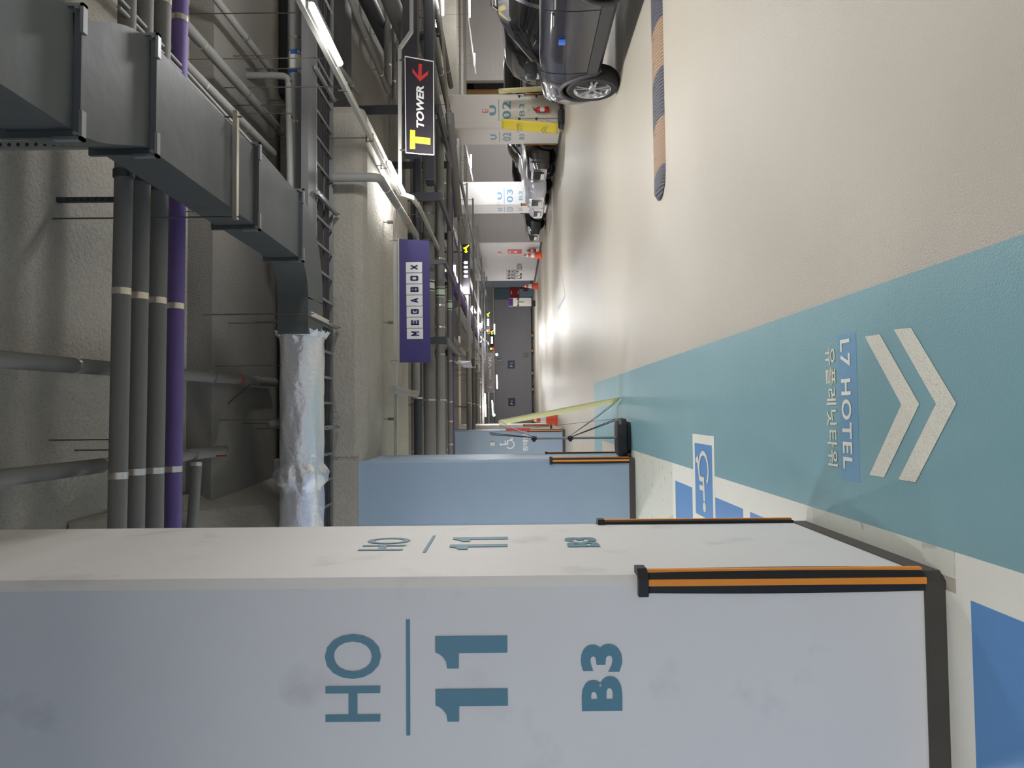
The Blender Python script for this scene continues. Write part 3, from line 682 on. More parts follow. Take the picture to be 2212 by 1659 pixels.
# loose rods and slotted posts from the slab
def slotted(label, px, py, Y, zb, w_=.045, d_=.03, mt=DKST):
    q = onY(px, py, Y); o = thing('slotted_post', (q.x, Y, zb), label, 'strut')
    mb = MB(); mb.box(q.x - w_ / 2, q.x + w_ / 2, Y - d_ / 2, Y + d_ / 2, zb, 4.79); mb.build('post', mt, o)
    mb = MB(); z = zb + .04
    while z < 4.75:
        mb.tube([(q.x, Y - d_ / 2 - .001, z), (q.x, Y - d_ / 2 + .0005, z)], .011, 12); z += .05
    mb.build('slots', BLK, o)
slotted('slotted steel post hanging beside the S bend of the duct', 100, 314, 3.95, 3.86, mt=GALV)
slotted('dark steel post hanging above the four crossing pipes', 200, 432, 5.05, 4.22, .035)
for k, (px, py, Y, z0, z1, lb) in enumerate(((300, 949, 5.0, 4.22, 4.79, 'thin rod holding the crossing pipes, near the sprinkler branch'), (230, 972, 4.9, 4.2, 4.55, 'short rod stub above the crossing pipes'),
        (520, 456, 6.2, 3.84, 4.79, 'thin rod dropping to the duct behind the purple pipe'), (520, 678, 7.4, 3.9, 4.54, 'thin rod between purple pipe and foil duct'),
        (540, 790, 7.2, 3.87, 4.54, 'thin rod above the foil duct near the red ringed pipe'), (540, 907, 7.3, 3.87, 4.54, 'thin rod above the foil duct near the round cap'),
        (560, 120, 7.6, 4.1, 4.54, 'thin rod in the dark recess beside the labelled pipe'), (560, 227, 7.7, 4.0, 4.54, 'thin rod between the slanting grey pipes'),
        (575, 245, 7.6, 3.9, 4.54, 'thin rod beside the small elbow pipe'))):
    q = onY(px, py, Y); rod(lb, V3((q.x, Y, z0)), V3((q.x, Y, z1)), .005)
q = onZ(590, 914, 4.2); t = thing('sprinkler_cap', q, 'small rounded grey pipe cap above the foil duct', 'pipe fitting')
MB().tube([q, V3((q.x, q.y, 4.54))], .005, 6).build('rod', ROD, t); mb = MB(); mb.lathe([(0, .10), (.03, .09), (.045, .06), (.05, 0), (.05, -.12)], q, (0, -1, 0), 20); mb.build('cap', INSUL2, t, smooth=True)
A = onZ(548, 824, 4.44); B = onZ(456, 905, 4.6)
rod('thin diagonal brace rod beside the red ringed pipe', A, B, .006)
pt = onZ(467, 985, 4.38); MB().tube([pt, pt + V3((0, 0, -.10))], .008, 8).build('copper_stub', COPPER); tag(bpy.data.objects['copper_stub'], 'short copper tube end below the branch pipe', 'pipe')

# ================================================================ LIGHT RAILS AND LAMPS
LAMPN = 0
def lamp(label, a, b, light=True, wide=.05, power=1.0, name='led_batten', spill=None):
    a = V3(a); b = V3(b); t = thing(name, a, label, 'lamp')
    d = (b - a).normalized()
    mb = MB(); mb.bar(a + V3((0, 0, .035)), b + V3((0, 0, .035)), .06, .03); mb.build('housing', RAILM, t)
    mb = MB(); mb.tube([a, a + d * .01, b - d * .01, b], .022, 12, rr=[.014, .03, .03, .014]); mb.build('tube', TUBE, t, smooth=True)
    for q in (a + d * .12, b - d * .12):
        MB().tube([q + V3((0, 0, .05)), V3((q.x, q.y, top_at(q.x, q.y)))], .005, 6).build('rod', ROD, t)
    if light:
        pd = bpy.data.lights.new('lamp_spill', 'POINT'); pd.energy = LAMP_W * power * (SPILL if spill is None else spill); pd.shadow_soft_size = .12; pd.color = (1, .995, .99)
        po = bpy.data.objects.new('lamp_spill', pd); COL.objects.link(po); po.location = (a + b) / 2 - V3((0, 0, .15)); po.parent = t; po.matrix_parent_inverse = Matrix.Translation(t.location).inverted()
        ld = bpy.data.lights.new('lamp_light', 'AREA'); ld.shape = 'RECTANGLE'; ld.size = (b - a).length; ld.size_y = wide; ld.energy = LAMP_W * power; ld.color = (1, .995, .99)
        lo = bpy.data.objects.new('lamp_light', ld); COL.objects.link(lo); c = (a + b) / 2 - V3((0, 0, .028)); lo.location = c
        ang = math.atan2(d.y, d.x); lo.rotation_euler = (0, 0, ang)
        lo.parent = t; lo.matrix_parent_inverse = Matrix.Translation(t.location).inverted()
    return t
RX = 3.35; RZ = 3.2
A0 = onZ(672, 10, RZ); RX = A0.x
def zat(x, X=None): return onZ(x, 400, RZ)
# near rail
ry1 = 11.0
t = thing('lighting_rail', (RX, 6, RZ), 'grey lighting rail carrying the two nearest bright tubes', 'lighting rail')
mb = MB(); mb.bar((RX, 3.5, RZ + .07), (RX, ry1, RZ + .07), .075, .05); mb.build('channel', RAILM, t, bev=.004)
mb = MB(); mb.bar((RX, ry1, RZ + .07), (RX, ry1 + .25, RZ - .1), .075, .05); mb.bar((RX, ry1 + .25, RZ - .1), (RX - .02, ry1 + .6, RZ - .14), .075, .05); mb.build('offset_joint', RAILM, t, bev=.004)
RZ2 = 2.98
mb = MB(); mb.bar((RX - .0, ry1 + .6, RZ - .14), (RX - .0, 17.0, RZ2 + .06), .075, .05); mb.build('channel', RAILM, t, bev=.004)
def rail_hanger(label, x, y, z, top, parent=None):
    h = thing('rail_hanger', (x, y, z), label, 'hanger') if parent is None else parent
    mb = MB(); mb.tube([(x, y, z + .09), (x, y, top)], .006, 8); mb.build('rod', ROD, h)
    mb = MB(); mb.bar((x - .045, y, z + .05), (x - .045, y, z + .13), .006, .03, (0, 1, 0)); mb.bar((x + .045, y, z + .05), (x + .045, y, z + .13), .006, .03, (0, 1, 0)); mb.bar((x - .05, y, z + .13), (x + .05, y, z + .13), .03, .012); mb.bar((x - .05, y, z + .045), (x + .05, y, z + .045), .02, .008); mb.build('clevis', ROD, h)
for y, top in ((4.6, 4.79), (7.35, 4.54), (8.75, 4.54), (9.75, 3.4), (12.2, 3.4), (13.4, 4.54), (15.0, 4.54)):
    rail_hanger(None, RX, y, RZ if y < 11.2 else RZ - .17, top, t)
yA, yB = onZ(672, 10, RZ).y, onZ(735, 145, RZ).y
lamp('brightest LED tube on the near lighting rail, by the cable tray', (RX, yA, RZ), (RX, yB, RZ), power=1.5)
yC, yD = onZ(840, 340, RZ).y, onZ(872, 402, RZ).y
lamp('LED tube glowing under the sprayed beam, near the TOWER sign', (RX, yC, RZ), (RX, yD, RZ), power=1.3)
# sign bars (along X)
BY1 = 10.3
z1 = onY(854, 700, BY1).z
t = thing('lighting_rail', (1.5, BY1, z1), 'straight grey rail under the sprayed beam holding the navy banner', 'lighting rail')
xa = onY(854, 985, BY1).x; xb = onY(854, 438, BY1).x
mb = MB(); mb.bar((xa - .5, BY1, z1), (xb, BY1, z1), .06, .05); mb.build('channel', RAILM, t, bev=.004)
for yy in (480, 697, 905):
    x = onY(845, yy, BY1).x; mb = MB(); mb.tube([(x, BY1, z1), (x, BY1, 3.4)], .007, 8); mb.box(x - .02, x + .02, BY1 - .02, BY1 + .02, z1 + .03, z1 + .11); mb.build('drop_rod', ROD, t)
BY2 = 11.0
z2 = onY(864, 300, BY2).z; x2 = onY(864, 105, BY2).x; x3 = onY(889, 68, BY2).x; z3 = onY(889, 68, BY2).z
t = thing('lighting_rail', (5, BY2, z2), 'grey rail with a slanted step holding the TOWER sign', 'lighting rail')
mb = MB(); mb.bar((RX + .04, BY2, z2), (x2, BY2, z2), .06, .055); mb.bar((x3, BY2, z3), (x3 + 3, BY2, z3), .06, .055); mb.build('channel', RAILM, t, bev=.004)
mb = MB(); mb.bar((x2, BY2, z2), (x3, BY2, z3), .06, .055); mb.build('offset_joint', RAILM, t, bev=.004)
def rail(label, a, b, w_=.07, h_=.05, rods=3):
    a = V3(a); b = V3(b); t = thing('lighting_rail', a, label, 'lighting rail')
    mb = MB(); mb.bar(a, b, w_, h_); mb.build('channel', RAILM, t)
    for k in range(rods):
        q = a + (b - a) * ((k + .5) / rods); MB().tube([q, V3((q.x, q.y, top_at(q.x, q.y)))], .007, 6).build('rod', ROD, t)
    return t
# far rail with tubes
lamps_far = [((611, 628), (995, 1003), 3.05), ((664, 678), (1022, 1026), 3.0), ((700, 712), (1037, 1041), 2.95)]
FX = onY(1000, 620, 22).x
def vplamp(label, x0, y0, x1, y1, z, power=1, light=True, spill=None):
    a = onZ(x0, y0, z); b = onZ(x1, y1, z); b = a + (b - a).normalized() * min((b - a).length, 2.4)
    return lamp(label, a, b, light, power=power, spill=spill)
vplamp('LED tube beside the black guidance display', 988, 608, 1001, 630, 3.0, 2.2, spill=.1)
vplamp('small far LED tube just past the display', 1020, 663, 1028, 677, 3.0, 1.4)
vplamp('tiny far LED tube between the two far displays', 1036, 699, 1042, 711, 3.0, 1.6)
vplamp('faint far LED tube near the grey hotel sign', 1052, 737, 1055, 743, 3.0, 1.6)
a = onZ(968, 555, 3.0); b = onZ(1050, 735, 3.0)
rail('far lighting rail running away in the middle of the aisle', a + V3((0, 0, .06)), b + V3((0, 0, .06)), rods=8)
# right bay lamps
def xlamp(label, x, y0, y1, Y, light=True, power=1, dx=0):
    a = onY(x, y1, Y); b = onY(x - dx, y0, Y); return lamp(label, a, b, light, power=power)
lamp('LED tube high at the picture edge above the parked cars', onY(956, 33, 15.5), onY(956, -60, 15.5), power=1.5)
xlamp('slim LED tube over the bay, the one cut by the picture edge', 1014, -40, 38, 26, power=1.6)
xlamp('slim LED tube over the bay, before the brown opening', 1025, 115, 142, 30, power=1.2)
xlamp('glowing LED tube between the U 02 and U 03 columns', 1017, 334, 363, 26.5, power=1.0)
for k, (xa_, ya_, xb_, yb_, Y, lb) in enumerate(((956, 33, 974, 265, 15.5, 'long grey rail in front of the U 02 column head'), (1014, 38, 1030, 160, 28, 'grey rail above the parked dark cars'), (1006, 300, 1024, 392, 26.7, 'grey rail carrying the glowing tube between the columns'))):
    rail(lb, onY(xa_, ya_, Y) + V3((0, 0, .04)), onY(xb_, yb_, Y) + V3((0, 0, .04)), .06)
# left far lamps behind wheelchair column / grey sign
lamp('long thin LED tube left of the grey hotel sign', onY(1047, 850, 30), onY(1049, 900, 30), power=.5)
lamp('thin LED tube beside the far wall, lower of the pair', onY(1063, 865, 38), onY(1065, 896, 38), power=.6)
lamp('thin LED tube under the grey hotel sign', onY(1073, 810, 40), onY(1074, 840, 40), power=.8)
lamp('LED tube on the far rail beside the small dark sign', onY(1068, 700, 44), onY(1068, 722, 44), power=.8)
mb = None
# unseen lamps: the rows carried on, others added to brighten columns and banners
k = 0
for x, y, pw in ((3.1, 2.5, 1.0), (RX, -3.0, .35), (-1.6, -2.4, 3.0), (-4.0, 1.0, .5), (-2.6, 17.3, 1.5), (-3.6, 6.4, 1.6), (9.5, 4, 1.2), (9.5, 11, 1.3), (12, 16.5, 1.5), (15, 23, 1.6), (-3.4, 13, 2.2), (-4, 24, 1.4), (1.0, -4.5, .8)):
    k += 1
    lz = 3.0 if y > 12 else RZ
    lamp('ceiling LED tube hanging outside the picture', (x, y - .6, lz), (x, y + .6, lz), wide=.05, power=pw, spill=.05 if y < 3 else .8)['group'] = 'LED tubes outside the picture'
# flood panels
def flood(label, x, y, Y, s):
    q = onY(x, y, Y); t = thing('floodlight', q, label, 'lamp')
    mb = MB(); mb.box(q.x - s, q.x + s, Y, Y + .08, q.z - s, q.z + s); mb.build('housing', GALV, t, bev=.01)
    mb = MB(); mb.box(q.x - s * .92, q.x + s * .92, Y - .01, Y, q.z - s * .92, q.z + s * .92); mb.build('glass', PANELW, t)
    mb = MB(); mb.bar((q.x, Y + .04, q.z + s), (q.x, Y + .04, 4.54 if q.z > 2 else 3.4), .04, .04); mb.build('bracket', GALV, t)
flood('square white glowing floodlight before the first black display', 973, 584, 19.0, .15)
flood('square white glowing floodlight farther away, above the grey sign', 1034, 733, 33, .14)

# ================================================================ SIGNS
# navy banner
def blk(strokes, t=.2):     # strokes on a unit box -> quads
    vs = []; fs = []
    for (x0, y0), (x1, y1) in strokes:
        dx, dy = x1 - x0, y1 - y0; l = math.hypot(dx, dy); ex, ey = dx / l * t / 2, dy / l * t / 2; nx_, ny_ = -ey, ex
        k = len(vs); vs += [(x0 - ex + nx_, y0 - ey + ny_), (x0 - ex - nx_, y0 - ey - ny_), (x1 + ex - nx_, y1 + ey - ny_), (x1 + ex + nx_, y1 + ey + ny_)]; fs.append((k, k + 1, k + 2, k + 3))
    return vs, fs
a_, b_ = .1, .9
BLKF = {'M': [((a_, a_), (a_, b_)), ((b_, a_), (b_, b_)), ((a_, b_), (.5, .45)), ((b_, b_), (.5, .45))],
        'E': [((a_, a_), (a_, b_)), ((a_, a_), (b_, a_)), ((a_, .5), (.8, .5)), ((a_, b_), (b_, b_))],
        'G': [((a_, .2), (a_, .8)), ((.2, b_), (.8, b_)), ((.2, a_), (.8, a_)), ((b_, .2), (b_, .45)), ((.6, .48), (b_, .48)), ((b_, .72), (b_, .82))],
        'A': [((.08, a_), (.45, b_)), ((.92, a_), (.55, b_)), ((.3, .32), (.7, .32))],
        'B': [((a_, a_), (a_, b_)), ((a_, a_), (.8, a_)), ((a_, .52), (.8, .52)), ((a_, b_), (.8, b_)), ((b_, .2), (b_, .42)), ((.86, .62), (.86, .8))],
        'O': [((a_, .2), (a_, .8)), ((b_, .2), (b_, .8)), ((.2, b_), (.8, b_)), ((.2, a_), (.8, a_))],
        'X': [((.15, a_), (.85, b_)), ((.15, b_), (.85, a_))]}
Ys = BY1 - .045
co = [onY(862.5, 783, Ys), onY(930.5, 783, Ys), onY(927, 520, Ys), onY(861.5, 516, Ys)]
t = thing('cinema_banner', co[0], 'navy hanging banner with white letter tiles reading MEGABOX', 'banner')
mb = MB(); mb.slab([V3((c.x, Ys, c.z)) for c in co], (0, 1, 0), .012); mb.build('cloth', NAVY, t)
mb = MB(); mb.bar(co[0] + V3((-.01, .006, .005)), co[3] + V3((.01, .006, .005)), .02, .02); mb.build('top_rod', RAILM, t)
for i, ch in enumerate('MEGABOX'):
    yb = 732 - i * 23.9; o, w_, h_ = px_rect_front(Ys, 879 - i * .35, 914 - i * .35, yb - 22.2, yb)
    mb = MB(); mb.box(o.x, o.x + w_, Ys - .004, Ys, o.z, o.z + h_); tl = mb.build('letter_tile', TILEW, t)
    mb = MB(); va, fa = blk(BLKF[ch], .31); place2d(mb, va, fa, o + V3((w_ * .26, 0, h_ * .24)), UX, UZ, w_ * .48, h_ * .5, .006); mb.build('letter', NAVY, tl, fix=False)['label'] = 'navy letter ' + ch
for yy in (520, 780):
    x = onY(860, yy, Ys).x; mb = MB(); mb.tube([(x, Ys, co[0].z), (x + .01, Ys, co[0].z + .10), (x - .02, Ys, co[0].z + .13)], .004, 6); mb.build('hook', ROD, t)
# TOWER sign
Yt = BY2 - .05
co = [onY(877, 330, Yt), onY(937.5, 335, Yt), onY(936.5, 133, Yt), onY(875, 122, Yt)]
co = [V3((c.x, Yt, c.z)) for c in co]
t = thing('direction_sign', co[0], 'black hanging sign with yellow T, white TOWER and red arrow', 'sign')
mb = MB(); mb.slab(co, (0, 1, 0), .015); mb.build('board', SIGNBK, t)
mb = MB()
for i in range(4): mb.bar(co[i] - V3((0, .004, 0)), co[(i + 1) % 4] - V3((0, .004, 0)), .012, .012)
mb.build('frame', TILEW, t)['label'] = 'white frame line'
mb = MB()
for q in (co[0], co[3]): mb.bar(q + V3(((.05 if q is co[0] else -.05), .0, -.01)), V3((q.x + (.05 if q is co[0] else -.05), BY2 - .02, z2)), .02, .02)
mb.build('hook', ROD, t)
def poly_px(pts, Y, lift=.004): return [V3((q.x, Y - lift, q.z)) for q in (onY(a, b, Y) for a, b in pts)]
mb = MB(); mb.add(poly_px([(885.5, 321.5), (886, 280.5), (897, 281.5), (896.5, 295), (930, 298.5), (929.5, 313), (896.5, 309), (897, 322)], Yt), [(0, 1, 2, 7), (2, 3, 6, 7), (3, 4, 5, 6)]); mb.build('letter', YEL, t, fix=False)['label'] = 'large yellow T'
o, w_, h_ = px_rect_front(Yt, 899, 916, 186, 276); mb = MB(); text_on(mb, 'TOWER', o, UX, UZ, w_, h_, .004, bold=.035, shear=.25); mb.build('lettering', TILEW, t, fix=False)['label'] = 'white italic word TOWER'
mb = MB(); mb.add(poly_px([(904, 137.5), (911.5, 138.5), (911, 164.5), (924.8, 153), (924.5, 162), (907.5, 176), (891, 157), (891, 147), (903.5, 164)], Yt), [(0, 1, 2, 8), (2, 3, 4, 5), (8, 2, 5), (8, 5, 6, 7)]); mb.build('arrow', REDP, t, fix=False)['label'] = 'red left arrow'
# guidance displays
def display(label, x0, x1, y0, y1, Y, red=True):
    o, w_, h_ = px_rect_front(Y, x0, x1, y0, y1); t = thing('guidance_display', o, label, 'display')
    mb = MB(); mb.box(o.x, o.x + w_, Y, Y + .12, o.z, o.z + h_); mb.build('case', SIGNBK, t, bev=.01)
    mb = MB()
    for fx in (.15, .85): mb.bar((o.x + w_ * fx, Y + .06, o.z + h_), (o.x + w_ * fx, Y + .06, top_at(0, Y)), .04, .04)
    mb.build('drop_arm', DKST, t)
    # left: double arrow, right: turning arrow, middle: four characters of light
    u = h_
    mb = MB(); cx, cz = o.x + w_ - u * .55, o.z + h_ * .45
    def tri(a, b, c): mb.add([V3((cx + p[0] * u, Y - .004, cz + p[1] * u)) for p in (a, b, c)], [(0, 1, 2)])
    def q4(*P): mb.add([V3((cx + p[0] * u, Y - .004, cz + p[1] * u)) for p in P], [(0, 1, 2, 3)])
    q4((-.5, -.05), (-.1, -.05), (-.1, .12), (-.5, .12)); tri((-.25, .0), (.02, .42), (.2, -.02)); q4((0, -.05), (.35, -.38), (.45, -.30), (.12, .08)); tri((-.62, .04), (-.42, .28), (-.42, -.2))
    mb.build('arrow', LEDY, t, fix=False)['label'] = 'yellow turning arrow'
    mb = MB()
    for k in range(4):
        c0 = o.x + w_ * (.36 + .09 * k); c1 = o.z + h_ * .52; r = u * .2
        for dx, dz, ww, hh in ((0, .12, .17, .05), (-.1, -.02, .05, .16), (.07, -.02, .05, .2), (0, -.18, .16, .05), (0, .24, .05, .06)):
            mb.box(c0 + dx * u - ww * u, c0 + dx * u + ww * u, Y - .006, Y - .001, c1 + dz * u - hh * u * .6, c1 + dz * u + hh * u * .6)
    mb.build('message', LEDW, t)['label'] = 'row of white glowing characters'
    if red:
        mb = MB(); xx = o.x + w_ * .085
        a_, f_ = ring2d(0, 0, .001, 1, 0, 6.283, 14); mb.add([V3((xx + p[0] * u * .22, Y - .004, o.z + h_ * .72 + p[1] * u * .22)) for p in a_], f_); mb.build('lamp_dot', LEDY, t, fix=False)
        mb = MB(); mb.box(xx - u * .28, xx + u * .28, Y - .006, Y - .001, o.z + h_ * .12, o.z + h_ * .2); mb.box(xx - u * .28, xx + u * .28, Y - .006, Y - .001, o.z + h_ * .36, o.z + h_ * .44); mb.box(xx - .04 * u, xx + .04 * u, Y - .006, Y - .001, o.z + h_ * .2, o.z + h_ * .36); mb.build('red_character', LEDR, t)
    return t
display('black LED guidance display nearest, with yellow arrow and red character', 998, 1015.5, 527, 636, 21)
display('black LED guidance display, second along the aisle', 1050, 1059, 674, 718, 36)
display('black LED guidance display, smallest, beside the grey hotel sign', 1058, 1067.5, 712, 757, 42)
display('black LED guidance display high up above the parked cars', 937, 951, 25, 75, 17, red=False)
# grey hotel sign
o, w_, h_ = px_rect_front(34, 1049, 1068, 762, 847); t = thing('hotel_sign', o, 'grey hanging sign with thin white letters and arrow', 'sign')
mb = MB(); mb.box(o.x, o.x + w_, 34, 34.05, o.z, o.z + h_); mb.build('board', GREYS, t)
mb = MB(); text_on(mb, 'VK', V3((o.x + w_ * .62, 34, o.z + h_ * .3)), UX, UZ, w_ * .3, h_ * .38, .006); text_on(mb, 'erversv', V3((o.x + w_ * .33, 34, o.z + h_ * .36)), UX, UZ, w_ * .26, h_ * .22, .006)
mb.add([V3((o.x + w_ * .15 + a * h_, 33.994, o.z + h_ * .5 + b * h_)) for a, b in ((-.25, 0), (0, .35), (.03, .32), (-.2, 0), (0, -.32), (-.03, -.35))], [(0, 1, 2, 3), (0, 3, 4, 5)])
mb.add([V3((o.x + w_ * .15 + a * h_, 33.994, o.z + h_ * .5 + b * h_)) for a, b in ((-.22, .02), (.35, .02), (.35, -.02), (-.22, -.02))], [(0, 1, 2, 3)])
mb.build('lettering', TILEW, t, fix=False)
mb = MB()
for fx in (.2, .8): mb.tube([(o.x + w_ * fx, 34.02, o.z + h_), (o.x + w_ * fx, 34.02, 4.54)], .015, 6)
mb.build('rod', ROD, t)
# blue P signs and vent on the back wall
for k, (a, b) in enumerate((((1097, 1112), (779, 796)), ((1098, 1113), (860, 877)))):
    o, w_, h_ = px_rect_front(YBK, a[0], a[1], b[0], b[1]); t = thing('parking_sign', o, ('square dark blue parking sign on the far wall, by the vent', 'square dark blue parking sign on the far wall, by the leaning banner')[k], 'sign')
    mb = MB(); mb.box(o.x, o.x + w_, YBK - .03, YBK, o.z, o.z + h_); mb.build('plate', BLUES, t)
    mb = MB(); text_on(mb, 'P', V3((o.x + w_ * .2, YBK - .03, o.z + h_ * .25)), UX, UZ, w_ * .22, h_ * .45, .005, bold=.02)
    wheelchair(mb, V3((o.x + w_ * .5, YBK - .03, o.z + h_ * .28)), UX, UZ, w_ * .3, h_ * .42, .005); mb.build('lettering', TILEW, t, fix=False)
o, w_, h_ = px_rect_front(YBK, 1131, 1141, 762, 772); tag(MB().box(o.x, o.x + w_, YBK - .06, YBK, o.z, o.z + h_).build('wall_box', GREYS, bev=.02), 'square grey box low on the far wall', 'box')
o, w_, h_ = px_rect_front(38, 1073, 1084, 774, 778); tag(MB().box(o.x, o.x + w_, 38, 38.06, o.z, o.z + h_).build('hanging_sign', BLUES), 'tiny dark hanging sign before the far wall', 'sign')
q = onY(1073, 766, 36); t = thing('exit_light', q, 'small green glowing light near the grey hotel sign', 'lamp'); MB().tube([q, V3((q.x, q.y, top_at(q.x, q.y)))], .01, 6).build('rod', ROD, t); mb = MB(); mb.lathe([(0, -.04), (.06, -.03), (.07, 0), (.06, .03), (0, .04)], q, (0, 1, 0), 12); mb.build('lens', LEDG, t, smooth=True)
q = onY(1067, 896.5, 34); t = thing('exit_light', q, 'small green glowing light behind the leaning banner', 'lamp'); MB().tube([q, V3((q.x, q.y, top_at(q.x, q.y)))], .01, 6).build('rod', ROD, t); mb = MB(); mb.lathe([(0, -.04), (.06, -.03), (.07, 0), (.06, .03), (0, .04)], q, (0, 1, 0), 12); mb.build('lens', LEDG, t, smooth=True)
# SOS panel
Yo = YBK - .05
def fbox(name, x0, x1, y0, y1, Y, mt, th=.05, parent=None, bev=0):
    o, w_, h_ = px_rect_front(Y, x0, x1, y0, y1); return MB().box(o.x, o.x + w_, Y, Y + th, o.z, o.z + h_).build(name, mt, parent, bev=bev)
t = thing('emergency_panel', onY(1150, 634, YBK - .1), 'teal wall panel with a red SOS board and extinguisher emblem', 'panel')
fbox('backboard', 1067, 1101, 623, 647, YBK - .1, mat('panel_teal', (92, 118, 130), rough=.5), parent=t)
fbox('red_board', 1101, 1122, 622, 643, YBK - .12, mat('panel_red', (150, 34, 40), rough=.5), parent=t)
fbox('locker', 1122, 1150, 624, 640, YBK - .4, mat('locker_teal', (128, 156, 170), rough=.5), th=.35, parent=t)
o, w_, h_ = px_rect_front(YBK - .12, 1118, 1121, 628, 636); mb = MB(); text_on(mb, 'SOS', o, UX, UZ, w_, h_ , .01, bold=.02); o, w_, h_ = px_rect_front(YBK - .12, 1103, 1106, 628, 636); text_on(mb, 'SOS', o, UX, UZ, w_, h_, .01, bold=.02); mb.build('lettering', TILEW, t, fix=False)
fbox('emblem', 1130, 1141, 625, 629, YBK - .42, mat('emblem_red', (150, 34, 40), rough=.5), th=.02, parent=t)
# standing guide board
Yg = 44.5
t = thing('standing_signboard', onY(1152, 652, Yg), 'white standing board with purple head and branching arrows', 'sign')
fbox('board', 1099, 1148, 644, 661, Yg, LABELW, parent=t); fbox('head_panel', 1099, 1108, 645, 661, Yg - .01, PURS, th=.01, parent=t); fbox('foot', 1148, 1158.5, 649, 661, Yg - .1, BLK, th=.3, parent=t)
mb = MB()
for a, b in (((1119, 647), (1119, 659)), ((1119, 652.5), (1132, 652.5))):
    mb.bar(onY(*a, Yg - .012), onY(*b, Yg - .012), .035, .006, (0, 1, 0))
for (x, y, s) in ((1119, 646, 1), (1119, 660, -1)):
    q = onY(x, y, Yg - .012); mb.add([q + V3((.09 * s, 0, 0)), q + V3((-.04 * s, 0, .09)), q + V3((-.04 * s, 0, -.09))], [(0, 1, 2)])
mb.build('arrows', DKST, t, fix=False)
# signs on the slow wall
XW = 8.15
def side_rect(x0, x1, y0, y1, X):   # facing -X, reading direction -Y
    a = onX(x1, y1, X); b = onX(x0, y0, X); zc0 = CAMZ + (a.z - CAMZ); return a, b
a = onX(1127, 548, XW - .02); b = onX(1097, 540, XW - .02)
t = thing('fire_board', (XW, a.y, 1), 'tall red hydrant board on the block wall above the cone', 'sign')
zt = onX(1097, 544, XW).z; zb = onX(1127, 544, XW).z
mb = MB(); mb.box(XW - .02, XW, b.y, a.y, zb, zt); mb.build('board', REDP, t)
mb = MB(); mb.box(XW - .024, XW - .02, b.y + (a.y - b.y) * .35, b.y + (a.y - b.y) * .65, zb + (zt - zb) * .35, zb + (zt - zb) * .55); mb.box(XW - .024, XW - .02, b.y + (a.y - b.y) * .3, b.y + (a.y - b.y) * .7, zb + (zt - zb) * .82, zb + (zt - zb) * .9); mb.build('pictogram', TILEW, t)
zt = onX(1075, 545, XW).z; zb = onX(1083, 545, XW).z; ya = onX(1080, 547.5, XW).y; yb_ = onX(1080, 544, XW).y
tag(MB().box(XW - .02, XW, yb_, ya, zb, zt).build('fire_sign', REDP), 'small red plate higher on the block wall', 'sign')
ya = onX(1120, 603, XW).y; yb_ = onX(1120, 583, XW).y; zb = onX(1128, 592, XW).z; zt = onX(1093, 592, XW).z
mb = MB(); text_on(mb, '천천히', V3((XW, ya, zb)), (0, -1, 0), UZ, ya - yb_, zt - zb, .006, bold=.015)
ya = onX(1120, 581, XW).y; yb_ = onX(1120, 569, XW).y; zb = onX(1128, 575, XW).z; zt = onX(1116, 575, XW).z
text_on(mb, 'SLOW', V3((XW, ya, zb)), (0, -1, 0), UZ, ya - yb_, zt - zb, .006, bold=.01)
o = mb.build('lettering', SIGNBK, bw, fix=False); o['label'] = 'black wall lettering with the word SLOW'

o, w_, h_ = px_rect_front(20.75, 1093, 1145, 925, 931)
t = thing('fire_board', o, 'narrow red board on the edge of the wheelchair column behind the stand poles', 'sign')
MB().box(o.x, o.x + w_, 20.75, 20.80, o.z, o.z + h_).build('board', REDP, t); MB().box(o.x, o.x + w_ * .4, 20.80, 20.85, o.z + .1, o.z + h_ - .1).build('bracket', DKST, t)
# ================================================================ CONES
def cone(p, label, h=.9, s=1):
    t = thing('traffic_cone', p, label, 'traffic cone', None)
    b = h * .235
    mb = MB(); mb.box(p.x - b, p.x + b, p.y - b, p.y + b, 0, .03); mb.build('base', CONEO, t, bev=.01)
    def r(z): return b * .82 * (1 - z / h) + .03
    mb = MB(); mb.lathe([(r(z), z) for z in (.03, h * .3, h * .55, h * .8, h * .93)] + [(.03, h * .97), (.0, h)], (p.x, p.y, 0), n=28); bd = mb.build('body', CONEO, t, smooth=True)
    for a, c in ((.40, .60), (.74, .84)):
        mb = MB(); mb.lathe([(r(h * a) + .003, h * a), (r(h * c) + .003, h * c)], (p.x, p.y, 0), n=28); mb.build('reflective_band', TILEW, t, smooth=True)
cone(onZ(1170, 551), 'orange traffic cone against the wall below the red board')
cone(onZ(1162, 618), 'orange traffic cone at the far corner of the SLOW wall')
cone(onZ(1203, 906), 'orange traffic cone behind the leaning cream banner', .95)
q = V3((XW - .12, 34.0 + (onX(1160, 545, XW).y - 34) , .28)); q = onX(1158, 541, XW - .12); extinguisher(V3((q.x, q.y, q.z)), 'red fire extinguisher behind the cone below the red board', 1.1)

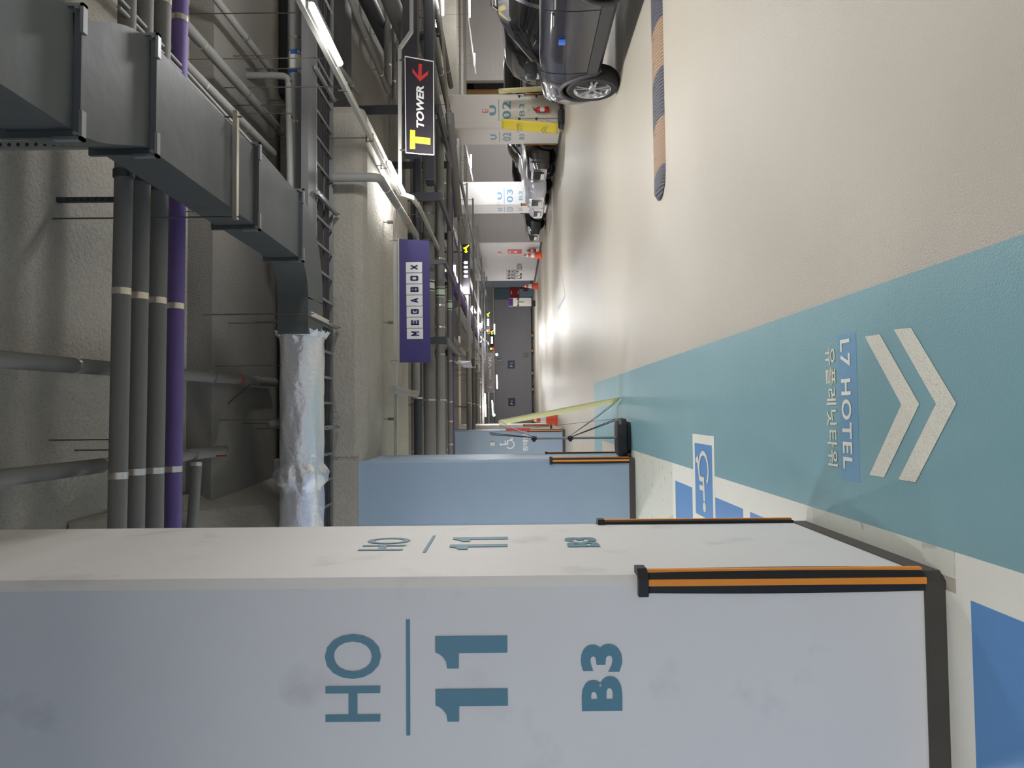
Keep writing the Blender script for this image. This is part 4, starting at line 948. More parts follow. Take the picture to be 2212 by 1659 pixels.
# wheel stops by the far wall
for k, (y0, y1) in enumerate(((716, 733), (750, 765), (797, 815), (832, 850), (884, 905))):
    Y = YBK - 1.2; x0 = onY(1150, y1, Y).x; x1 = onY(1150, y0, Y).x
    t = thing('wheel_stop', ((x0 + x1) / 2, Y, 0), ('black and orange wheel stop on the far wall side, first from the guide board', 'wheel stop, second from the guide board', 'wheel stop below the parking sign by the vent', 'wheel stop between the two blue parking signs', 'wheel stop beside the leaning banner')[k], 'wheel stop')
    mb = MB(); mb.box(x0, x1, Y, Y + .15, 0, .11); mb.build('block', BLK, t, bev=.02)
    w3_ = (x1 - x0); mb = MB(); mb.box(x0 + w3_ * .35, x0 + w3_ * .65, Y - .004, Y + .1, .02, .113); mb.build('reflector', ORG, t)

# ================================================================ SPEED BUMP
sb = thing('speed_bump', (2.2, 7.23, 0), 'black and tan rubber speed bump across the beige lane', 'speed bump')
y0b, y1b = 6.985, 7.475
bounds = [1.72 + .5 * k for k in range(9)]
bounds[0] = 2.16; xb_list = [2.16, 2.46, 2.95, 3.45, 3.95, 4.45, 4.95, 5.45, 5.95]
def bump_seg(xa, xb, mt, first):
    mb = MB(); n = 14; m_ = 10; vs = []
    for i in range(m_ + 1):
        s = i / m_
        for j in range(n + 1):
            v = j / n; yy = y0b + (y1b - y0b) * v; c = .14 * (v ** 1.5)  # curved joint
            xx0 = xa - c if not first else xa; xx1 = xb - c
            x = xx0 + (xx1 - xx0) * s
            if first:
                rr = (y1b - y0b) / 2; cut = rr * .9 - math.sqrt(max(0, rr * rr - (yy - (y0b + rr)) ** 2)) * .9; x = xa + cut + (xx1 - xa - cut) * s
            z = .052 * (math.sin(math.pi * v) ** .55) if 0 < v < 1 else 0
            if first: z *= min(1, .25 + s * 2.5)
            vs.append((x, yy, max(z, .002) if 0 < v < 1 else .001))
    fs = [(i * (n + 1) + j, i * (n + 1) + j + 1, (i + 1) * (n + 1) + j + 1, (i + 1) * (n + 1) + j) for i in range(m_) for j in range(n)]
    mb.add(vs, fs); o = mb.build('rubber_segment', mt, sb, smooth=True); o['label'] = 'tan segment' if mt is TANR else 'charcoal segment'
    mb = MB()
    for fx in ((.5,) if first else (.3, .8)):
        x = xa + (xb - xa) * fx - .03; mb.lathe([(0, .0535), (.012, .0535)], (x, (y0b + y1b) / 2 - .02, 0), n=12)
    mb.build('bolt_hole', BLK, o)
for k in range(5): bump_seg(xb_list[k], xb_list[k + 1], DKR if k % 2 == 0 else TANR, k == 0)
nt = TANR.node_tree   # moulded grooves
for M_ in (TANR, DKR):
    N = M_.node_tree.nodes; L = M_.node_tree.links; wv = N.new('ShaderNodeTexWave'); wv.inputs['Scale'].default_value = 9; wv.inputs['Distortion'].default_value = 6; wv.inputs['Detail Scale'].default_value = .4
    g = N.new('ShaderNodeNewGeometry'); L.new(g.outputs['Position'], wv.inputs['Vector']); bp = N.new('ShaderNodeBump'); bp.inputs['Strength'].default_value = .5; bp.inputs['Distance'].default_value = .01
    L.new(wv.outputs['Fac'], bp.inputs['Height']); L.new(bp.outputs['Normal'], N['Principled BSDF'].inputs['Normal'])

# ================================================================ BANNER STANDS
def banner_stand(label, pole, ban, mt, hub_z, dark, text=False, base=True, arms2=None):
    """pole: (x, y); ban: four corners top-near, top-far, bottom-far, bottom-near"""
    t = thing('banner_stand', (pole[0], pole[1], 0), label, 'banner stand')
    px, py = pole
    am = DKST if dark else GALV
    if base:
        mb = MB(); W_, D_ = .25, .19
        prof = [(-1, -.75), (-.75, -1), (.75, -1), (1, -.75), (1, .75), (.75, 1), (-.75, 1), (-1, .75)]
        vs = []; lv = ((0, .82), (.05, .84), (.06, 1), (.13, 1), (.165, .9), (.175, .75))
        for z, s in lv: vs += [(px + a * W_ * s, py + b * D_ * s, z) for a, b in prof]
        fs = [tuple(range(8))[::-1], tuple(range(8 * (len(lv) - 1), 8 * len(lv)))]
        for i in range(len(lv) - 1):
            for j in range(8): fs.append((8 * i + j, 8 * i + (j + 1) % 8, 8 * i + 8 + (j + 1) % 8, 8 * i + 8 + j))
        mb.add(vs, fs); mb.build('water_base', BLKP, t, bev=.012)['label'] = 'black plastic ballast base'
    mb = MB(); mb.tube([(px, py, .17), (px, py, 1.26)], .016, 14); mb.build('pole', GALV, t, smooth=True)
    for z in (.78, 1.26):
        mb = MB(); mb.tube([(px, py, z - .035), (px, py, z + .035)], .027, 12); mb.box(px - .045, px + .0, py - .02, py + .02, z - .02, z + .02); mb.build('clamp', BLKP, t)
    if ban:
        c = [V3(q) for q in ban]
        nu, nv = 6, 14; mb = MB(); vs = []
        for i in range(nv + 1):
            for j in range(nu + 1):
                a, b = i / nv, j / nu; q = (c[0] * (1 - b) + c[1] * b) * (1 - a) + (c[3] * (1 - b) + c[2] * b) * a
                vs.append(q + V3((-.05 * math.sin(math.pi * b) * (.35 + .3 * math.sin(3 * a)) , 0, 0)))
        mb.add(vs, [(i * (nu + 1) + j, i * (nu + 1) + j + 1, (i + 1) * (nu + 1) + j + 1, (i + 1) * (nu + 1) + j) for i in range(nv) for j in range(nu)])
        cl = mb.build('banner_cloth', mt, t, smooth=True, fix=False); sd = cl.modifiers.new('thick', 'SOLIDIFY'); sd.thickness = .003
        if text:
            fwd = (c[0] - c[1]).normalized(); up = (c[1] - c[2]).normalized(); w_ = (c[0] - c[1]).length; h_ = (c[1] - c[2]).length
            bl = c[2] + V3((-.07, 0, 0))
            mb = MB(); text_on(mb, 'L7 HOTEL', bl + fwd * w_ * .08 + up * h_ * .69, fwd, up, w_ * .84, h_ * .045, .003, bold=.01); text_on(mb, '유플레닛타워', bl + fwd * w_ * .2 + up * h_ * .645, fwd, up, w_ * .6, h_ * .025, .003)
            for zf in (.25, .30):
                q = bl + fwd * w_ * .5 + up * h_ * zf
                for s in (-1, 1): mb.bar(q - V3((.004, 0, 0)) , q + fwd * (s * w_ * .3) - up * h_ * .05 * 1 - V3((.004, 0, 0)), .012, .003, (1, 0, 0))
            mb.build('lettering', SIGNBK, cl, fix=False)
        for k, q in enumerate(c):
            z = 1.26 if k < 2 else .78
            st = V3((px + .03, py, z)); md = (st + q) / 2 + V3((0, 0, .05 if k < 2 else -.02))
            mb = MB(); mb.tube([st, md, q], .005, 8); mb.build('arm', am if not dark else GALV, t)
    if arms2:
        for q, z in arms2:
            mb = MB(); mb.tube([V3((px + .01, py, z)), V3(q)], .0055, 8); mb.build('arm', BLKP, t)
        mb = MB(); mb.tube([V3(arms2[0][0]), V3(arms2[2][0]), ], .0025, 6); mb.build('cord', ROD, t)
    return t
pb = onZ(1355, 944); pb = (pb.x, 9.45)
tn = onY(1077, 908, 10.0); tf = onY(1079, 919, 10.6); bf = onY(1328, 872, 10.55); bn = onY(1341, 857, 10.05)
banner_stand('cream banner on a black based stand in front of the blue column', pb, (tn, tf, bf, bn), BANC, 1.2, False,
             arms2=((onY(1057, 935, 9.7), 1.26), (onY(1060, 939, 9.3), 1.26), (onY(1345, 903, 9.7), .78), (onY(1330, 905, 9.4), .78)))
tn = onY(1083, 257, 19.4); tf = onY(1084, 279, 20.0); bf = onY(1205, 289, 20.0); bn = onY(1206, 267, 19.4)
banner_stand('yellow L7 HOTEL banner stand before the U 02 column', (onY(1163, 256, 19.7).x, 19.7), (tn, tf, bf, bn), BANY, 1.2, False, text=True)
tn = onY(1076, 192, 19.25); tf = onY(1078, 203, 19.85); bf = onY(1195, 196, 19.85); bn = onY(1198, 184, 19.25)
banner_stand('pale banner stand beside the dark sport utility vehicle', (onY(1163, 207, 19.55).x, 19.55), (tn, tf, bf, bn), BANC, 1.2, False)
# grey hoop barrier of round pads along the foot of U 02
t = thing('wheel_stop', (8.5, 19.6, 0), 'grey worn kerb stone row at the foot of the U 02 column', 'kerb')
for k in range(5):
    x = xL - .15 + k * .31; mb = MB(); mb.box(x, x + .29, Y2 - .22, Y2 - .05, 0, .11); mb.build('pad', mat('kerb_grey', (128, 118, 108), rough=.7, var=.15), t, bev=.03)

# ================================================================ CLUTTER UNDER THE FAR CEILING
random.seed(11)
sheet = onY(975, 775, 15.8); t = thing('plastic_sheet', sheet, 'pale folded plastic sheet drooping below the crossing pipes', 'plastic sheet')
mb = MB(); Ps = [onY(980, 778, 15.9), onY(1017, 781, 15.8), onY(1021, 795, 15.5), onY(1003, 793, 15.7), onY(988, 786, 16.1)]
mb.add(Ps + [(Ps[0] + Ps[2]) / 2 + V3((0, -.15, 0))], [(0, 1, 5), (1, 2, 5), (2, 3, 5), (3, 4, 5), (4, 0, 5)]); o = mb.build('sheet', mat('pale_plastic', (190, 190, 202), rough=.4), t, fix=False); sd = o.modifiers.new('thick', 'SOLIDIFY'); sd.thickness = .01
def strutbox(label, x, yb_, Y0, Y1, wd=.09):
    z = onY(x, yb_, Y0).z; X = onY(x, yb_, Y0).x
    t = thing('pipe_support', (X, Y0, z), label, 'hanger')
    mb = MB(); mb.bar((X, Y0, z), (X, Y1, z), wd, .06); mb.build('beam', DKST, t, bev=.004)
    for yy in (Y0 + .03, Y1 - .03):
        mb = MB(); mb.bar((X, yy, z), (X, yy, 4.54), wd, .05, (0, 1, 0)); mb.build('post', DKST, t)
strutbox('steel pipe support behind the navy banner, left end', 963, 735, 13.35, 16.2, .14)
strutbox('steel pipe support between the navy banner and the TOWER sign', 950, 424, 13.3, 16.4, .16)
strutbox('steel pipe support behind the TOWER sign', 945, 235, 13.3, 16.4, .16)
strutbox('short steel pipe support beside the floodlight', 960, 565, 13.6, 16.0, .08)
names = ['grey', 'light grey', 'purple']
long_lab = []
specs = []
for k in range(11):      # pipes running away over the right half of the aisle
    X = 2.4 + k * .52 + random.uniform(-.1, .1); z = random.choice((3.05, 3.15, 3.3, 3.45)); r = random.choice((.04, .05, .07, .1, .12))
    m_i = 2 if k in (2, 6) else (k % 2)
    Y0 = 17.2 + random.uniform(0, 2.0); Y1 = 46 - random.uniform(0, 6)
    o = pipe('', [V3((X, Y0, z)), V3((X, Y1, z))], r, (INSUL, INSUL2, PURP)[m_i], [V3((X, Y0 + 1 + 3 * i + random.uniform(0, 1), z)) for i in range(5)], sw=.05)
    o['group'] = ('pipes' if m_i < 2 else 'purple pipes') + ' receding below the far ceiling'; o['label'] = ('grey pipe among the grey ones' if m_i < 2 else 'one of the two purple pipes') + ' receding below the far ceiling'
for k in range(7):
    Y = 18.6 + k * 3.6; t = thing('pipe_support', (4, Y, 2.8), 'steel trapeze beam across the receding pipes under the far ceiling', 'hanger', 'trapeze beams under the far ceiling')
    z = 2.90; xa_, xb_ = 2.0, 7.6 + random.uniform(-.5, .3)
    mb = MB(); mb.bar((xa_, Y, z), (xb_, Y, z), .06, .06); mb.build('beam', GALV, t)
    for x in (xa_ + .05, xb_ - .05): MB().tube([(x, Y, z), (x, Y, top_at(x, Y))], .012, 6).build('rod', GALV, t)
for k in range(9):       # pipes right of the TOWER sign
    Y = 13.8 + k * .72; r = random.choice((.05, .08, .11)); z = random.choice((3.35, 3.6, 3.85, 4.05))
    o = pipe('', [V3((6.8, Y, z)), V3((14.5, Y, z))], r, random.choice((INSUL, DKST, INSUL2)), [V3((7.2 + i * 1.5, Y, z)) for i in range(4)])
    o['group'] = 'pipes crossing right of the TOWER sign'; o['label'] = 'grey pipe among those crossing right of the TOWER sign'
    if k % 3 == 0:
        o = pipe('', [V3((7.2 + k * .35, 13.4, 3.2)), V3((7.2 + k * .35, 20.0, 3.2))], .07, INSUL, [V3((7.2 + k * .35, 15 + i * 2, 3.2)) for i in range(3)])
        o['group'] = 'pipes running away right of the TOWER sign'; o['label'] = 'grey pipe among those running away right of the TOWER sign'
for k in range(22):      # pipes crossing the aisle, lower ones on its left half
    Y = 17.0 + k * 1.35 + random.uniform(-.3, .3); r = random.choice((.05, .07, .1, .14)); low = k % 2 == 0; z = random.choice((2.9, 3.0, 3.15, 3.3)) if low else random.choice((3.75, 3.9, 4.1))
    for a_, b_ in BEAMS:
        if not low and a_ - .25 < Y < b_ + .25: Y = b_ + .35
    x1_ = 1.9 if low else 8
    x0_ = -.46 if (low and (27.2 < Y < 31.3 or 20.5 < Y < 22.3)) else -4
    o = pipe('', [V3((x0_, Y, z)), V3((x1_, Y, z))], r, random.choice((INSUL, INSUL2, INSUL2)), [V3((i * 1.3 - 1, Y, z)) for i in range(3 if low else 6)])
    o['group'] = 'pipes crossing %s under the far ceiling' % ('low' if low else 'high'); o['label'] = 'grey pipe among those crossing %s under the far ceiling' % ('lower, left of the aisle middle,' if low else 'high')
    if low:
        t = thing('pipe_hanger', (.6, Y, z), 'pair of hanger rods with clamps holding a crossing pipe under the far ceiling', 'hanger', 'hangers of the low crossing pipes')
        for x in (.2, 1.5): MB().tube([(x, Y, z + r), (x, Y, top_at(x, Y))], .009, 6).build('rod', ROD, t)
# round duct elbows near U 02 head
for k, (x, y, Y, r, lb) in enumerate(((985, 350, 18.6, .11, 'large dark round pipe end hanging left of the U 02 column'),)):
    a = onY(990, 470, Y); b = onY(971, 245, Y - .3)
    pipe(lb, [a, b], r, INSUL, [])
pipe('bulging light grey pipe left of the U 02 column head', [onY(945, 330, 17.8), onY(960, 430, 17.8), onY(962, 500, 19)], .15, INSUL2, [onY(955, 400, 17.8)])
# lit white light rails across the far ceiling (constant height)
for k, (x, y0, y1, Y, lb) in enumerate(((1016, 640, 985, 22.5, 'long pale rail crossing just above the far displays'), (1044, 740, 915, 31, 'pale rail crossing farther away behind the grey sign'), (1064, 0, 400, 33.5, 'pale rail crossing in front of the bay wall'), (1068, 600, 900, 50, 'thin pale rail along the head of the far wall'))):
    a = onY(x, y1, Y); b = onY(x, y0, Y); b.z = a.z
    if k == 2: a = onY(1000, 400, 30); b = onY(1000, -60, 30); b.z = a.z
    rail(lb, a, b, .08, .09)
# hanging small sign by the wheelchair column
t = thing('hanging_sign', onY(955, 968, 17), 'small black edged hanging sign beside the blue wheelchair column', 'sign')
mb = MB(); a = onY(946, 970, 17); b = onY(962, 970, 17); mb.box(a.x - .17, a.x + .17, 17, 17.05, b.z, a.z); mb.build('board', SIGNBK, t)
mb = MB(); mb.bar((a.x + .17, 17.02, b.z), (a.x + .3, 17.02, b.z - .22), .03, .03); mb.bar((a.x + .3, 17.02, b.z - .22), (a.x - .7, 17.02, b.z - .22), .03, .03); mb.bar((a.x - .5, 17.02, b.z - .22), (a.x - .5, 17.02, 4.54), .03, .03); mb.build('frame', GALV, t)
# structure post and diagonal at the recess right of the block
tag(MB().box(4.4, 9, 11.9, 12.2, 3.1, 3.35).build('steel_beam', DKST), 'dark steel beam crossing behind the red ringed pipe', 'beam')
tag(MB().box(4.3, 12, 13.0, 13.4, 2.95, 3.12).build('steel_beam', DKST, bev=.01), 'dark steel beam right of the TOWER sign', 'beam')

tag(MB().box(4.15, 9, 9.1, 12.8, 4.42, 4.53).build('deck_panel', mat('dark_deck', (52, 51, 56), rough=.6), bev=.01), 'dark deck panel in the recess right of the sprayed beam', 'panel')  # dark sheet added under the ceiling, stands in for shade in the recess
# ================================================================ CARS
def interp(keys, x):
    for (x0, v0), (x1, v1) in zip(keys, keys[1:]):
        if x <= x1: s = (x - x0) / (x1 - x0); s = max(0, min(1, s)); s2 = s * s * (3 - 2 * s); return v0 + (v1 - v0) * (s * .45 + s2 * .55)
    return keys[-1][1]
def car_mats(n, rgb, metal=.4):
    return mat('car_paint_' + n, rgb, rough=.28, metal=metal, coat=1.0)
GLASS = mat('tinted_glass', (14, 15, 18), rough=.05, spec=.8, coat=.5)
WELL = mat('wheel_well_black', (12, 12, 13), rough=.8)
TYRE = mat('tyre_rubber', (26, 26, 27), rough=.75, bump=.1, bscale=60)
ALLOY = mat('alloy_rim', (196, 198, 202), rough=.25, metal=.95)
CHROME = mat('chrome_trim', (225, 225, 228), rough=.1, metal=1)
CLAD = mat('grey_cladding', (58, 58, 60), rough=.6)
HEADL = mat('headlamp_glass', (190, 196, 205), rough=.08, spec=.8, coat=.6)
TAILR = mat('tail_lamp_red', (56, 10, 14), rough=.1, coat=.6)
PLATEM = mat('number_plate', (226, 228, 220), rough=.4)
def car(label, kind, paint, loc, rot, wbx=None, rear=False, spokes=5, wheel_r=.36, clad=False, plate=PLATEM, grille=True, name='car', blue_dot=False, rimm=None):
    if kind == 'suv': L, Wd, wb, oh = 4.77, .95, 2.765, .93; roof = [(0, .82), (.12, .98), (.5, 1.07), (1.22, 1.14), (1.42, 1.22), (2.05, 1.60), (2.45, 1.70), (3.4, 1.70), (4.2, 1.62), (4.5, 1.45), (4.72, 1.05), (4.77, .95)]; cab = (1.38, 2.2, 4.15, 4.72)
    else: L, Wd, wb, oh = 4.9, .935, 2.9, .88; roof = [(0, .62), (.12, .76), (.5, .88), (1.35, 1.0), (1.6, 1.04), (2.35, 1.36), (2.8, 1.44), (3.5, 1.42), (4.2, 1.13), (4.45, 1.08), (4.8, 1.0), (4.9, .85)]; cab = (1.55, 2.5, 3.55, 4.3)
    if wbx:
        kx = (L - 2.765 + wbx) / L; L *= kx; wb = wbx; roof = [(a * kx, b) for a, b in roof]; cab = tuple(a * kx for a in cab)
    belt = [(0, .62 if kind == 'car' else .75), (.3, .78 if kind == 'car' else .92), (1.2, .90 if kind == 'car' else 1.07), (1.9, .93 if kind == 'car' else 1.15), (3.5, .96 if kind == 'car' else 1.20), (L - .3, .95 if kind == 'car' else 1.16), (L, .82 if kind == 'car' else .9)]
    bot = [(0, .30), (.25, .22), (1.5, .24), (3.3, .24), (L - .3, .26), (L, .36)]
    if kind == 'suv': bot = [(a, b + .06) for a, b in bot]
    wid = [(0, .70), (.18, .86), (.55, .95), (1.2, 1.0), (3.6, 1.0), (4.3, .96), (L - .12, .86), (L, .72)]
    tx0, tx1, tx2, tx3 = cab
    ns = 56; grid = []
    for i in range(ns):
        x = L * i / (ns - 1); zr = interp(roof, x); zb_ = interp(belt, x); zo = interp(bot, x); wv_ = interp(wid, x) * Wd
        incab = 0
        if tx0 < x < tx3: incab = min(1, (x - tx0) / .5, (tx3 - x) / .4)
        top = max(zr, zb_ + .015); w_sh = wv_ * .955; w_tp = w_sh * (1 - .05 - .22 * incab)
        sec = [(0, zo), (wv_ * .6, zo), (wv_ * .9, zo + .01), (wv_ * .965, zo + .06), (wv_ * .985, zo + (zb_ - zo) * .28), (wv_ * 1.0, zo + (zb_ - zo) * .52), (wv_ * .995, zo + (zb_ - zo) * .76), (wv_ * .978, zb_ - .05), (w_sh, zb_)]
        h = top - zb_
        sec += [(w_sh - .008, zb_ + .012)]
        for s in (.25, .5, .75): sec.append((w_sh + (w_tp - w_sh) * s * (1 if incab else 1.0) + .03 * math.sin(s * 3.14) * incab, zb_ + .012 + (h - .055) * s if h > .08 else zb_ + h * s * .6 + .01))
        sec += [(w_tp, top - min(.035, h * .3)), (w_tp * .88, top - .006), (w_tp * .5, top + .012), (0, top + .018)]
        grid.append([(x, a, b) for a, b in sec])
    m_ = len(grid[0]); vs = []; fs = []; mi = []
    for row in grid:
        full = row + [(x, -y, z) for x, y, z in row[-2:0:-1]]; vs += full
    n = len(vs) // ns
    for i in range(ns - 1):
        for j in range(n):
            fs.append((i * n + j, i * n + (j + 1) % n, (i + 1) * n + (j + 1) % n, (i + 1) * n + j))
            x = (vs[i * n][0] + vs[(i + 1) * n][0]) / 2; jj = j if j < m_ - 1 else n - 1 - j
            k_ = 0
            if 9 <= jj <= 11:  # side glass band
                zr = interp(roof, x)
                if tx0 + .32 < x < tx3 - .45 and not (abs(x - (tx0 + tx3) / 2 - .05) < .05): k_ = 1
            if 12 <= jj <= 15 and (tx0 + .02 < x < tx1 - .12 or tx2 + .1 < x < tx3 - .08): k_ = 1
            mi.append(k_)
    fs.append(tuple(range(n))); mi.append(0); fs.append(tuple((ns - 1) * n + j for j in range(n))); mi.append(0)
    me = bpy.data.meshes.new('shell'); me.from_pydata(vs, [], fs)
    b = bmesh.new(); b.from_mesh(me)
    for f_, k_ in zip(b.faces, mi): f_.material_index = k_
    bmesh.ops.recalc_face_normals(b, faces=b.faces); b.to_mesh(me); b.free()
    for mm in (paint, GLASS, WELL): me.materials.append(mm)
    o = bpy.data.objects.new('shell', me); COL.objects.link(o)
    cm = MB(); fx, rx = oh, oh + wb; R = wheel_r + .055
    for cxx in (fx, rx):
        for s in (-1, 1): cm.tube([(cxx, s * Wd * .62, wheel_r), (cxx, s * Wd * 1.3, wheel_r)], R, 40)
    cut = cm.build('cutter', WELL); cut.data.materials.clear()
    for mm in (paint, GLASS, WELL): cut.data.materials.append(mm)
    for p_ in cut.data.polygons: p_.material_index = 2
    md = o.modifiers.new('b', 'BOOLEAN'); md.object = cut; md.operation = 'DIFFERENCE'; md.solver = 'EXACT'
    dg = bpy.context.evaluated_depsgraph_get(); ne = bpy.data.meshes.new_from_object(o.evaluated_get(dg))
    bpy.data.objects.remove(o); bpy.data.objects.remove(cut)
    bvh = BVHTree.FromPolygons([v.co.copy() for v in ne.vertices], [tuple(p_.vertices) for p_ in ne.polygons])
    root = thing(name, (0, 0, 0), label, 'car'); nm = {0: 'body', 1: 'window_glass', 2: 'wheel_well'}
    for k_, mt in ((0, paint), (1, GLASS), (2, WELL)):
        b = bmesh.new(); b.from_mesh(ne); bmesh.ops.delete(b, geom=[f_ for f_ in b.faces if f_.material_index != k_], context='FACES')
        m2 = bpy.data.meshes.new(nm[k_]); b.to_mesh(m2); b.free(); m2.materials.clear(); m2.materials.append(mt)
        for p_ in m2.polygons: p_.use_smooth = True; p_.material_index = 0
        m2.set_sharp_from_angle(angle=math.radians(35))
        oo = bpy.data.objects.new(nm[k_], m2); COL.objects.link(oo); oo.parent = root
    def sy(x, z, s):
        h = bvh.ray_cast(V3((x, s * 2, z)), V3((0, -s, 0))); return h[0].y if h[0] else s * Wd
    def nx(y, z, front=True):
        h = bvh.ray_cast(V3((-1 if front else L + 1, y, z)), V3((1 if front else -1, 0, 0))); return h[0].x if h[0] else (0 if front else L)
    # wheels
    for cxx in (fx, rx):
        for s in (-1, 1):
            c = V3((cxx, s * (Wd - .12), wheel_r)); ax = V3((0, s, 0)); r = wheel_r
            mb = MB(); mb.lathe([(r * .66, -.10), (r * .9, -.115), (r * .97, -.09), (r, -.05), (r, .05), (r * .97, .09), (r * .9, .115), (r * .7, .11), (r * .66, .09)], c, ax, 44); ty = mb.build('wheel', TYRE, root, smooth=True)
            mb = MB(); mb.lathe([(r * .68, .10), (r * .70, .112), (r * .66, .105), (r * .60, .06), (r * .58, -.06)], c, ax, 44)
            u_ = V3((1, 0, 0)); v_ = V3((0, 0, 1))
            for q in range(spokes):
                for dq in ((-.16, .16) if spokes == 5 else (0,)):
                    a = 2 * math.pi * q / spokes + dq; di = u_ * math.cos(a) + v_ * math.sin(a); a2 = 2 * math.pi * q / spokes; d2 = u_ * math.cos(a2) + v_ * math.sin(a2)
                    mb.bar(c + d2 * r * .10 + ax * .085, c + di * r * .67 + ax * .10, r * (.085 if spokes == 5 else .07), .022, ax)
            mb.lathe([(0, .10), (r * .13, .10), (r * .16, .085), (r * .16, .03)], c, ax, 20); mb.build('rim', rimm or ALLOY, ty, smooth=True)
            mb = MB(); mb.lathe([(r * .6, .02), (0.001, .02)], c, ax, 30); mb.build('brake_disc', DKST, ty)
            if clad:
                mb = MB(); pts = []; n_ = 22
                for q in range(n_ + 1):
                    a = math.radians(-8) + math.radians(196) * q / n_; x = cxx + math.cos(a) * (R + .02); z = wheel_r + math.sin(a) * (R + .02); pts.append(V3((x, sy(x, z, s) + s * .0, z)))
                mb.tube(pts, .03, 10)
                mb.build('arch_trim', CLAD, root, smooth=True)
    # details on both sides
    zbm = 1.15 if kind == 'suv' else .9
    for s in (-1, 1):
        doors = (fx + wheel_r + .14, (tx0 + tx3) / 2 + .02, rx - .25)
        for x in doors:
            mb = MB(); pts = [V3((x + (.0 if z > .5 else .0), sy(x, z, s) + s * .001, z)) for z in [.38 + (zbm - .40) * q / 8 for q in range(9)]]
            mb.tube(pts, .0045, 6); mb.build('door_seam', WELL, root)
        for x in (doors[1] - .17, doors[2] - .12):
            z = zbm - .12; mb = MB(); yy = sy(x, z, s) + s * .02; mb.bar((x - .11, yy, z), (x + .11, yy, z + .01), .02, .03); mb.build('door_handle', CHROME if kind == 'suv' else paint, root, bev=.008)
        mb = MB(); xm = tx0 + .34; zm = zbm + .11; ym = sy(xm, zbm + .03, s) + s * .13
        ml = []; 
        for q in range(9):
            for r_ in range(16):
                ph = math.pi * q / 8; th_ = 2 * math.pi * r_ / 16
                def sp(v, e=.55): return math.copysign(abs(v) ** e, v)
                ml.append((xm + .07 * sp(math.cos(ph)), ym + .115 * sp(math.sin(ph)) * sp(math.cos(th_)), zm + .085 * sp(math.sin(ph)) * sp(math.sin(th_))))
        mb.add(ml, [(q * 16 + r_, q * 16 + (r_ + 1) % 16, q * 16 + 16 + (r_ + 1) % 16, q * 16 + 16 + r_) for q in range(8) for r_ in range(16)])
        mb.bar((xm, ym - s * .05, zm - .04), (xm + .03, ym - s * .15, zm - .07), .05, .03); mb.build('mirror', BLKP if (kind == 'suv' or rear) else paint, root, smooth=True)
        # chrome belt line
        mb = MB(); xs_ = [tx0 + .25 + (tx3 - tx0 - .6) * q / 14 for q in range(15)]
        mb.tube([V3((x, sy(x, interp(belt, x) + .008, s) + s * .003, interp(belt, x) + .008)) for x in xs_], .007, 6); mb.build('belt_trim', CHROME, root)
        if clad:
            mb = MB(); xs_ = [fx + R + .05 + (wb - 2 * R - .1) * q / 8 for q in range(9)]; vs_ = []
            for z in (.36, .40, .44, .50):
                vs_ += [(x, sy(x, z, s) + s * .012, z) for x in xs_]
            mb.add(vs_, [(a * 9 + q, a * 9 + q + 1, a * 9 + 9 + q + 1, a * 9 + 9 + q) for a in range(3) for q in range(8)]); mb.build('sill_cladding', CLAD, root, fix=False)
            mb = MB(); zr_ = 1.74; mb.tube([(2.4, s * .62, 1.67), (2.5, s * .62, zr_), (4.1, s * .62, zr_ - .01), (4.25, s * .62, 1.62)], .016, 8); mb.build('roof_rail', CHROME, root, smooth=True)
        # lamps
        z0, z1_ = (.66, .76) if kind == 'car' else (.78, .90)
        vs_ = []
        for z in (z0, (z0 + z1_) / 2, z1_):
            for q in range(7):
                y = s * (.42 + .40 * q / 6) * Wd / .95; vs_.append((nx(y, z) - .008, y, z + .03 * q / 6))
        mb = MB(); mb.add(vs_, [(a * 7 + q, a * 7 + q + 1, a * 7 + 8 + q, a * 7 + 7 + q) for a in range(2) for q in range(6)]); mb.build('headlamp', HEADL, root, fix=False)
        vs_ = []; zt0, zt1 = (.78, .88) if kind == 'car' else (.95, 1.08)
        for z in (zt0, zt1):
            for q in range(7):
                y = s * (.40 + .42 * q / 6) * Wd / .95; vs_.append((nx(y, z, False) + .008, y, z))
        mb = MB(); mb.add(vs_, [(q, q + 1, 8 + q, 7 + q) for q in range(6)]); mb.build('tail_lamp', TAILR, root, fix=False)
    # grille with mesh bars
    g0, g1 = (.36, .64) if kind == 'car' else (.46, .78)
    vs_ = []; nz = 5
    for a in range(nz + 1):
        z = g0 + (g1 - g0) * a / nz
        for q in range(9):
            y = (-.36 + .72 * q / 8) * (.8 + .25 * a / nz); vs_.append((nx(y, z) - .006, y, z))
    mb = MB(); mb.add(vs_, [(a * 9 + q, a * 9 + q + 1, a * 9 + 10 + q, a * 9 + 9 + q) for a in range(nz) for q in range(8)]); gg = mb.build('grille', WELL, root, fix=False)
    mb = MB()
    for a in range(1, 8):
        z = g0 + (g1 - g0) * a / 8; w_ = .34 * (.8 + .25 * a / 8); mb.tube([V3((nx(y, z) - .012, y, z)) for y in (-w_, -w_ / 2, 0, w_ / 2, w_)], .006, 5)
    for q in range(-4, 5):
        mb.tube([V3((nx(q * .075, z) - .012, q * .075, z)) for z in (g0 + .01, (g0 + g1) / 2, g1 - .01)], .005, 5)
    mb.build('grille_bars', DKST if paint in (PN, PB, PDK) else CHROME, gg)
    zp = g0 + .03 if kind == 'car' else g0 - .02
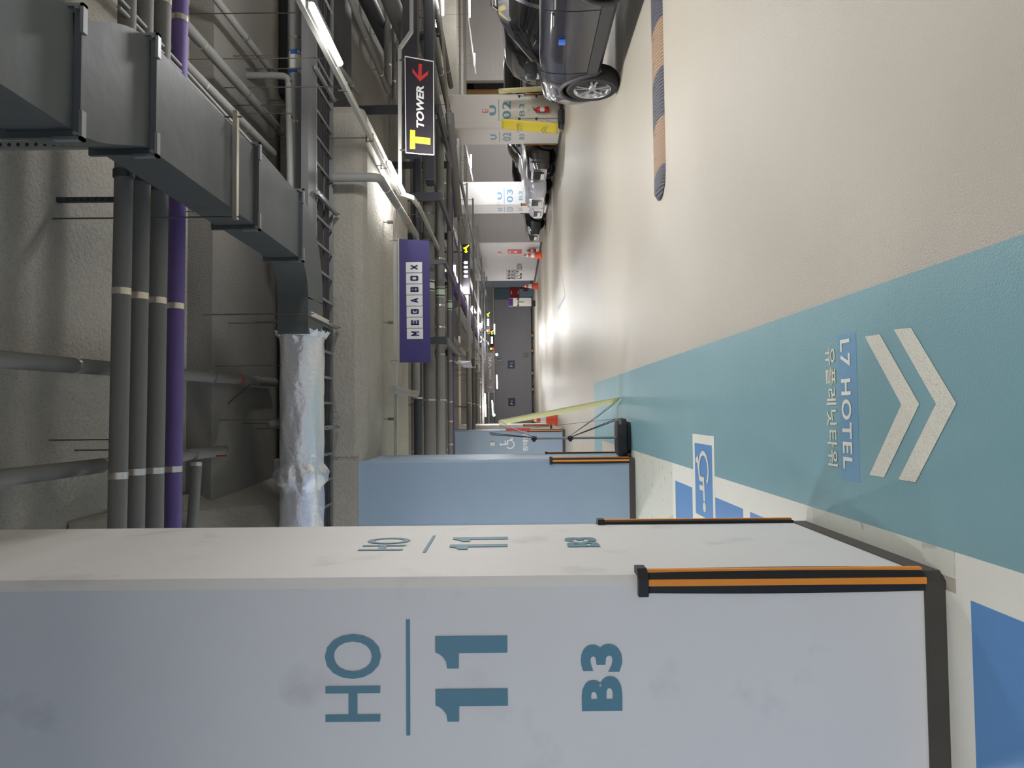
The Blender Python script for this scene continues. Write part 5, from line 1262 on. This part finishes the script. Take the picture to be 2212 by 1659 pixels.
    mb = MB(); xx = nx(0, zp + .05) - .03; mb.box(xx, xx + .012, -.26, .26, zp, zp + .11); pl = mb.build('number_plate', plate, root)
    mb = MB(); xx = nx(0, .80, False) + .012; mb.box(xx, xx + .012, -.26, .26, .75, .86); mb.build('number_plate', plate, root)
    vs_ = []
    if blue_dot:
        pass
    root.location = loc; root.rotation_euler = (0, 0, rot)
    return root
PN = car_mats('navy', (27, 28, 42)); PB = car_mats('black', (16, 17, 22)); PDK = car_mats('graphite', (48, 46, 46)); PWH = car_mats('white', (226, 226, 234), .0)
# sport utility vehicle in the lane, heading away: car front is local x=0 -> turn so that -x points to +Y
SX = 4.50; FW = onX(1280, 197, SX).y
def place(front_x, side, heading): pass
# rotation: local +x (towards tail) -> world -Y : rot = -90 deg ; local +y -> world +X
car('dark navy sport utility vehicle in the lane beyond the speed bump', 'suv', PN, (SX + .95, FW + .93, 0), -math.pi / 2, wbx=2.55, wheel_r=.375, clad=True)
o = bpy.data.objects['car']
mb = MB(); q = onX(1214, 92, SX - .02); mb.box(SX - .035, SX - .0, q.y - .035, q.y + .035, q.z - .04, q.z + .04)
dp = mb.build('door_pad', mat('blue_foam', (60, 110, 200), rough=.7)); dp.parent = o; dp.matrix_parent_inverse = (Matrix.Translation(o.location) @ Matrix.Rotation(-math.pi / 2, 4, 'Z')).inverted(); dp['label'] = 'small blue foam door pad'
# bay cars: nose towards the lane (-X): local +x -> world +X : rot 0
car('dark graphite sport utility vehicle parked just past the U 02 column', 'suv', PDK, (onY(1180, 380, 22.75).x, 22.75, 0), 0, spokes=9, wheel_r=.38)
car('white sport utility vehicle between the graphite one and the U 03 column', 'suv', PWH, (7.35, 24.85, 0), 0, spokes=9, wheel_r=.36)
car('white saloon with its nose just in front of the U 03 column', 'car', PWH, (7.55, 26.95, 0), 0, spokes=9, wheel_r=.34)
car('black saloon parked beyond the U 03 column', 'car', PB, (7.6, 30.9, 0), 0, spokes=9, wheel_r=.35)
car('black sport utility vehicle parked tail out behind the navy one', 'suv', PB, (onY(1150, 195, 19.1).x + 4.77, 18.15, 0), math.pi, wheel_r=.37)
